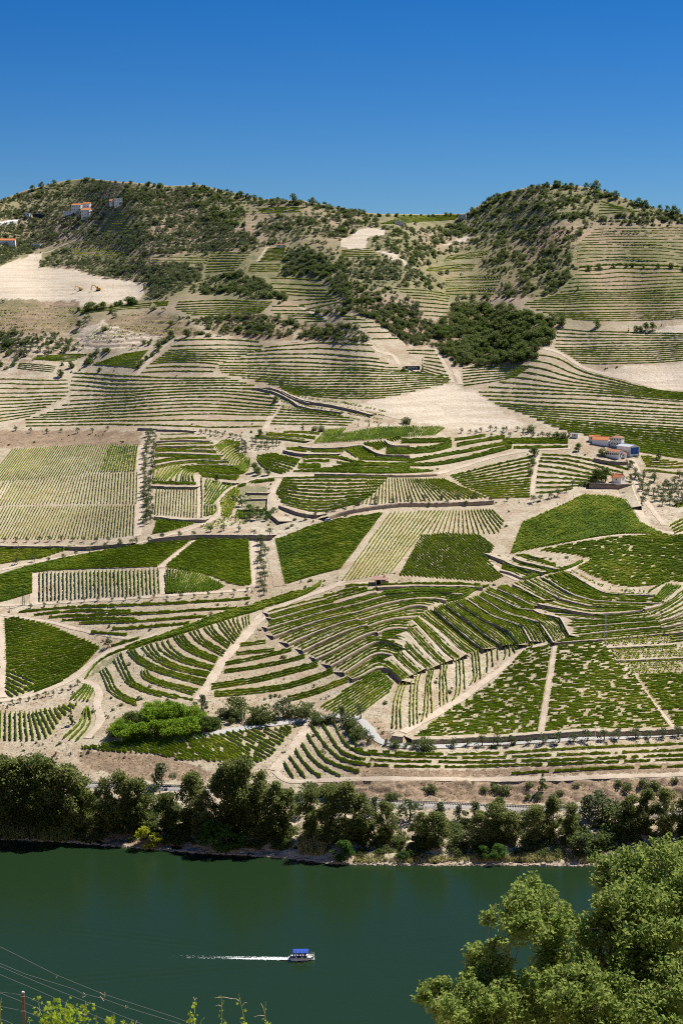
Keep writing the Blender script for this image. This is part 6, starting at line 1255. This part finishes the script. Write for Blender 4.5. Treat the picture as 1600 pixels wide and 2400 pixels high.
    keep = rng.uniform(0, 1, n) < (1 - t) ** 1.1 * np.clip(.55 + .6 * vnoise(dist * .8, y * 3, 41), .05, 1); x = xb - L * .98 - dist; pts = np.c_[x, Yb + y, np.full(n, .05) + rng.uniform(0, .12, n) * (1 - t)][keep]; ln = (rng.uniform(.15, .8, n) * (1 - .5 * t))[keep]; wd2 = ln * rng.uniform(.12, .3, len(ln))
    n = 900; t = rng.uniform(0, 1, n); sg = np.where(rng.uniform(0, 1, n) < .75, -1, 1); b2 = np.c_[xb + L * .95 - t * L * 2.1, Yb + sg * (.35 + 1.5 * np.sqrt(t)) + rng.normal(0, .10, n), rng.uniform(.02, .30, n) * (1 - t * .8)]
    pts = np.concatenate([pts, b2]); ln = np.r_[ln, rng.uniform(.2, .7, n)]; wd2 = np.r_[wd2, rng.uniform(.12, .3, n)]
    m_ = 46; xx = np.linspace(0, 1, m_); hw_ = (.95 - .75 * xx ** .6) * (1 + rng.normal(0, .12, m_)); cy = Yb + .5 * xx + rng.normal(0, .05, m_)
    rib = np.stack([np.c_[xb - L * .97 - xx * 17, cy + sg_ * hw_, np.full(m_, z_)] for sg_, z_ in ((-1, .07), (0, .13), (1, .07))], 1).reshape(-1, 3); ri = np.arange(m_ * 3).reshape(m_, 3)
    tag(link('stern_foam', fast_mesh('stern_foam', rib, np.stack([ri[:-1, :-1], ri[:-1, 1:], ri[1:, 1:], ri[1:, :-1]], -1).reshape(-1, 4), [M['foam']])), 'solid white streak of foam right behind the tour boat', 'foam', kind='stuff')
    a = rng.normal(0, .18, len(pts)); dx = np.c_[np.cos(a), np.sin(a), np.zeros(len(a))] * ln[:, None] / 2; dy = np.c_[-np.sin(a), np.cos(a), np.zeros(len(a))] * wd2[:, None] / 2; dz = np.c_[np.zeros((len(a), 2)), rng.uniform(.0, .08, len(a))]
    Vw = np.stack([pts - dx, pts - dy + dz, pts + dx, pts + dy + dz], 1).reshape(-1, 3); tag(link('boat_wake', fast_mesh('boat_wake', Vw, None, [M['foam']])), 'white foam wake trailing behind the tour boat', 'wake', kind='stuff')
boat()

# ------------------------------------------------------------------ big tree on the near bank
def near_tree():
    bl = '870,520,40 860,560,70 830,620,95 920,650,120 1010,700,105 760,670,65 680,690,45 850,740,105 960,790,105 1200,480,75 1290,450,85 1400,400,70 1480,365,55 1550,380,60 1250,570,105 1380,520,125 1500,480,125 1580,560,130 1420,640,135 1280,680,120 1200,740,95 1140,770,70 640,860,75 715,820,52 680,930,100 760,985,80 600,980,62 440,1010,72 380,1050,50 480,1090,110 600,1080,110 720,1090,110 870,960,45 960,900,100 1080,930,125 1180,960,120 900,1050,100 1040,1080,120 1180,1110,120 1330,850,130 1470,780,140 1330,1000,140 1480,950,140 1580,850,140 1580,1100,140 1400,1130,130 820,1150,110 560,1180,110 700,1200,110 960,1180,120 1110,1210,120 1300,1200,130 1640,700,130 1640,980,140 1480,1230,130 1100,860,90 1240,860,110 1400,760,120 1120,1010,110 800,1060,90 1000,990,90 1250,1050,120 1540,1020,130 1560,700,120 1520,600,120 1340,600,110 640,1010,90 540,1130,100'
    root = Vector((6.2, 50.0, float(near_z(6.2, 50.0)))); o = empty('near_tree', root); tag(o, 'large leafy tree with yellow-green crown in the near right corner', 'tree')
    blobs = []
    for w in bl.split():
        x, y, r_ = map(float, w.split(',')); u, v = 800 + x / 1.96, 1800 + y / 1.96; Y = 50 + random.uniform(-1.2, 1.2) - (y - 800) / 135
        p = at_depth(u, v, Y); blobs.append((p.x - root.x, p.y - root.y, p.z - root.z, r_ / 1.96 * Y / FPX))
    CC, TTn = [], []
    for (x, y, z, r_) in blobs:
        n_sub = 16; n = int(1450 * (r_ / .75) ** 2)
        d = rng.normal(size=(n_sub, 3)); d /= np.linalg.norm(d, axis=1)[:, None]; sub = np.array([x, y, z]) + d * r_ * rng.uniform(.35, 1.05, (n_sub, 1)); wh = rng.integers(0, n_sub, n)
        e = rng.normal(size=(n, 3)); e /= np.linalg.norm(e, axis=1)[:, None]; CC.append(sub[wh] + e * (r_ * .42 * rng.uniform(.2, 1.25, n) ** .7)[:, None]); TTn.append(rng.normal(0, .05, n_sub)[wh] + rng.normal(0, .10, n))
    C = np.concatenate(CC); tn = np.concatenate(TTn); S = rng.uniform(.095, .18, len(C))
    link('crown', fast_mesh('crown', quad_cloud(C, S, .62, .15), None, [M['big']], tint=np.repeat(tn, 4)), o); print('near leaves', len(C))
    mb = MB(); hub = np.array([.4, .2, 4.6]); mb.tube([(0, 0, -.8), (.1, 0, 1.2), (.3, .1, 3.0), tuple(hub)], [.38, .30, .26, .22], 9)
    mains = []
    for e in ((-3.6, -.4, 7.2), (-1.5, .3, 9.6), (.9, -.3, 8.4), (2.4, .4, 10.6), (3.8, 0, 8.0), (-2.6, .5, 5.4)):
        e = np.array(e); m1 = hub * .55 + e * .45 + [0, 0, -.35]; mb.tube([tuple(hub), tuple(m1), tuple(e)], [.12, .08, .035], 7); mains += [m1, e, (m1 + e) / 2]
    for b_ in blobs:
        c_ = np.array(b_[:3]); m = min(mains, key=lambda q: np.linalg.norm(q - c_) + (0 if q[2] < c_[2] else 1.2)); md = (m + c_) / 2 + rng.normal(0, .12, 3); mb.tube([tuple(m), tuple(md), tuple(c_)], [.04, .025, .01], 5)
        for _ in range(4): e = rng.normal(size=3); e /= np.linalg.norm(e); mb.tube([tuple(c_), tuple(c_ + e * b_[3] * .9)], [.016, .005], 4)
    mb.build('trunk', M['palebark'], o)
near_tree()
# ------------------------------------------------------------------ near vines, post and wires at the lower edge
YV = 35.0; M['wire'] = plain('dull_wire', (.22, .23, .22), .6, .1, 3, .3)
def leaf_mesh():
    pts = []
    for a, r_ in ((-90, .18), (-60, .42), (-35, .80), (-12, .55), (20, .95), (48, .60), (90, 1.08), (132, .60), (160, .95), (192, .55), (215, .80), (240, .42)): pts.append((math.cos(R(a)) * r_ * .5, math.sin(R(a)) * r_ * .5 + .1, -.10 * r_ ** 2))
    me = bpy.data.meshes.new('vine_leaf'); V = [(0, .02, .05)] + pts; n = len(pts); me.from_pydata(V, [], [(0, 1 + i, 1 + (i + 1) % n) for i in range(n)]); me.materials.append(M['nearvine']); return me
LEAF = leaf_mesh(); M['cane'] = plain('green_cane', (.28, .30, .08), .7, .2, 5); M['tendril'] = plain('dry_tendril', (.62, .50, .36), .8, .2, 5)
def wpos(u, v, dy=0.0): return at_depth(u, v, YV + dy)
def vine(label, shoots, base):
    b0 = wpos(*base); zg = float(near_z(b0.x, YV)); o = empty('grape_vine', (b0.x, YV, zg)); tag(o, label, 'vine', 'grape vines on the near bank')
    t = MB(); t.tube([(0, 0, -.3), (.03, .02, .3), (-.02, 0, b0.z - zg - .15)], [.05, .04, .03], 7); t.build('trunk', M['bark'], o)
    for pts, n, size, tend in shoots:
        w = [wpos(u, v, random.uniform(-.1, .1)) - o.location for u, v in pts]; path = [tuple(Vector((0, 0, b0.z - zg - .3)))] + [tuple(x) for x in w]; k = len(path)
        m = MB(); m.tube(path, list(np.linspace(.012, .005, k)), 5); sh = m.build('shoot', M['cane'], o); pa = resamp(np.array(path, float), 60)
        for j in range(n):
            q = pa[int(18 + 41 * (j + random.random() * .6) / max(1, n))if n < 12 else random.randint(10, 59)]; sz = size * random.uniform(.55, 1.15) * (1.1 - .5 * j / n if n < 12 else 1)
            lf = link('leaf', LEAF, sh); lf.location = Vector(q) + Vector((random.uniform(-1, 1), random.uniform(-1, 1), random.uniform(-.8, .8))) * size * (.55 if n < 12 else 1.1)
            lf.rotation_euler = (R(random.uniform(20, 95)), R(random.uniform(-40, 40)), R(random.uniform(-70, 70))); lf.scale = (sz,) * 3
        for (du, dv, eu, ev) in tend:
            a = wpos(du, dv) - o.location; e = wpos(eu, ev) - o.location; m = MB(); m.tube([tuple(a), tuple((a + e) / 2 + Vector((0, 0, .03))), tuple(e)], [.006, .005, .003], 4); m.build('tendril', M['tendril'], sh)
vine('leafy grape vine at the lower left beside the wooden post', [([(110, 2400), (95, 2375), (90, 2352)], 30, .15, []), ([(130, 2395), (120, 2370), (112, 2355)], 30, .15, []), ([(150, 2395), (152, 2365), (158, 2345)], 34, .16, []), ([(175, 2395), (180, 2370), (195, 2362)], 34, .15, []), ([(200, 2395), (205, 2375), (202, 2352)], 22, .14, [(200, 2360, 201, 2348)]), ([(140, 2405), (135, 2385), (138, 2372)], 30, .15, [])], (150, 2412))
vine('grape vine with small tips right of the leafy one', [([(262, 2400), (264, 2385), (268, 2374)], 18, .13, []), ([(225, 2400), (226, 2382), (228, 2376)], 5, .12, []), ([(300, 2405), (308, 2396), (312, 2390)], 12, .13, []), ([(285, 2405), (290, 2400), (293, 2396)], 6, .11, [])], (265, 2415))
vine('sparse vine tip under the wooden post', [([(70, 2405), (68, 2392), (66, 2386)], 6, .10, []), ([(2, 2400), (1, 2360), (3, 2340)], 4, .07, [])], (62, 2416))
vine('upright vine shoot with dense yellow-green leaves, leftmost of the shoots', [([(448, 2405), (456, 2375), (457, 2342)], 11, .15, [(456, 2345, 452, 2338), (457, 2345, 462, 2341)]), ([(442, 2405), (445, 2390), (448, 2378)], 7, .15, []), ([(470, 2402), (472, 2392), (478, 2386)], 4, .10, [])], (452, 2415))
vine('thin climbing vine shoot with tiny leaves', [([(520, 2405), (520, 2370), (518, 2334)], 9, .09, [(519, 2360, 505, 2359)]), ([(524, 2405), (526, 2396), (525, 2390)], 3, .12, [])], (520, 2415))
vine('tall vine shoot with a long sideways tendril', [([(575, 2405), (566, 2360), (559, 2330)], 6, .11, [(561, 2348, 545, 2342), (545, 2342, 503, 2340), (568, 2358, 578, 2351)]), ([(568, 2402), (565, 2398), (562, 2394)], 3, .20, [])], (572, 2415))
vine('nearly bare vine shoot with dry curled tips', [([(624, 2405), (621, 2380), (622, 2348)], 3, .09, [(621, 2376, 611, 2352), (620, 2382, 595, 2385), (620, 2390, 612, 2394)]), ([(632, 2402), (634, 2398), (636, 2397)], 2, .14, [])], (622, 2415))
def post():
    p = wpos(59, 2400); zt = wpos(54, 2328).z; zg = float(near_z(p.x, YV)); o = empty('wooden_post', (wpos(54, 2328).x, YV, zg)); tag(o, 'reddish wooden vineyard post with wires at the lower left edge', 'post')
    m = MB(); dx = p.x - wpos(54, 2328).x; m.tube([(dx * 1.6, 0, -.4), (dx * .8, .01, (zt - zg) * .4), (dx * .3, 0, (zt - zg) * .75), (0, 0, zt - zg)], [.036, .034, .031, .029], 8); m.build('shaft', M['wood'], o); c = MB(); c.tube([(0, 0, zt - zg + .001), (0, 0, zt - zg + .03)], [.033, .028], 8); c.build('top_cap', M['concrete'], o)
    for zf in (.97, .80): k = MB(); k.tube([(-.045, -.04, (zt - zg) * zf), (.045, -.04, (zt - zg) * zf)], .008, 5); k.build('wire_clip', M['steel'], o)
post()
for i, (lb, s_, dd) in enumerate([('topmost trellis wire crossing the lower left corner', 'p -60,2190 0,2220 27,2233 130,2285 240,2330 400,2382 520,2425', 1.5), ('second trellis wire with dry knots', 'p -60,2234 0,2259 60,2284 170,2318 195,2330 240,2341 300,2363 420,2400 480,2420', .8), ('third trellis wire above the leafy vine', 'p -60,2240 0,2266 100,2308 220,2356 320,2396 380,2420', .4), ('fourth trellis wire running into the leafy vine', 'p -60,2258 0,2285 90,2323 200,2372 290,2410', .1),
    ('thin wire meeting the top of the wooden post', 'p -60,2322 0,2326 54,2333 100,2354 160,2385 200,2410', .0), ('wire crossing behind the wooden post', 'p -60,2314 0,2328 40,2344 90,2365 150,2396 180,2412', .2), ('low wire crossing the wooden post', 'p -60,2356 0,2360 55,2370 100,2388 140,2408', -.05), ('lowest wire at the lower left corner', 'p -60,2380 0,2389 15,2394 40,2406', -.1)]):
    p = P(s_); m = MB(); m.tube([tuple(at_depth(u, v, YV + dd)) for u, v in p], .0028, 4); w = m.build('trellis_wire', M['wire']); tag(w, lb, 'wire', 'trellis wires of the near vines')
    for (u, v) in p[2:-1]:
        if random.random() < .6:
            c_ = at_depth(u, v, YV + dd); k = MB(); k.tube([tuple(c_ + Vector((random.uniform(-.06, .06), 0, random.uniform(-.09, .05)))) for _ in range(4)], .006, 4); k.build('dry_knot', M['tendril'], w)
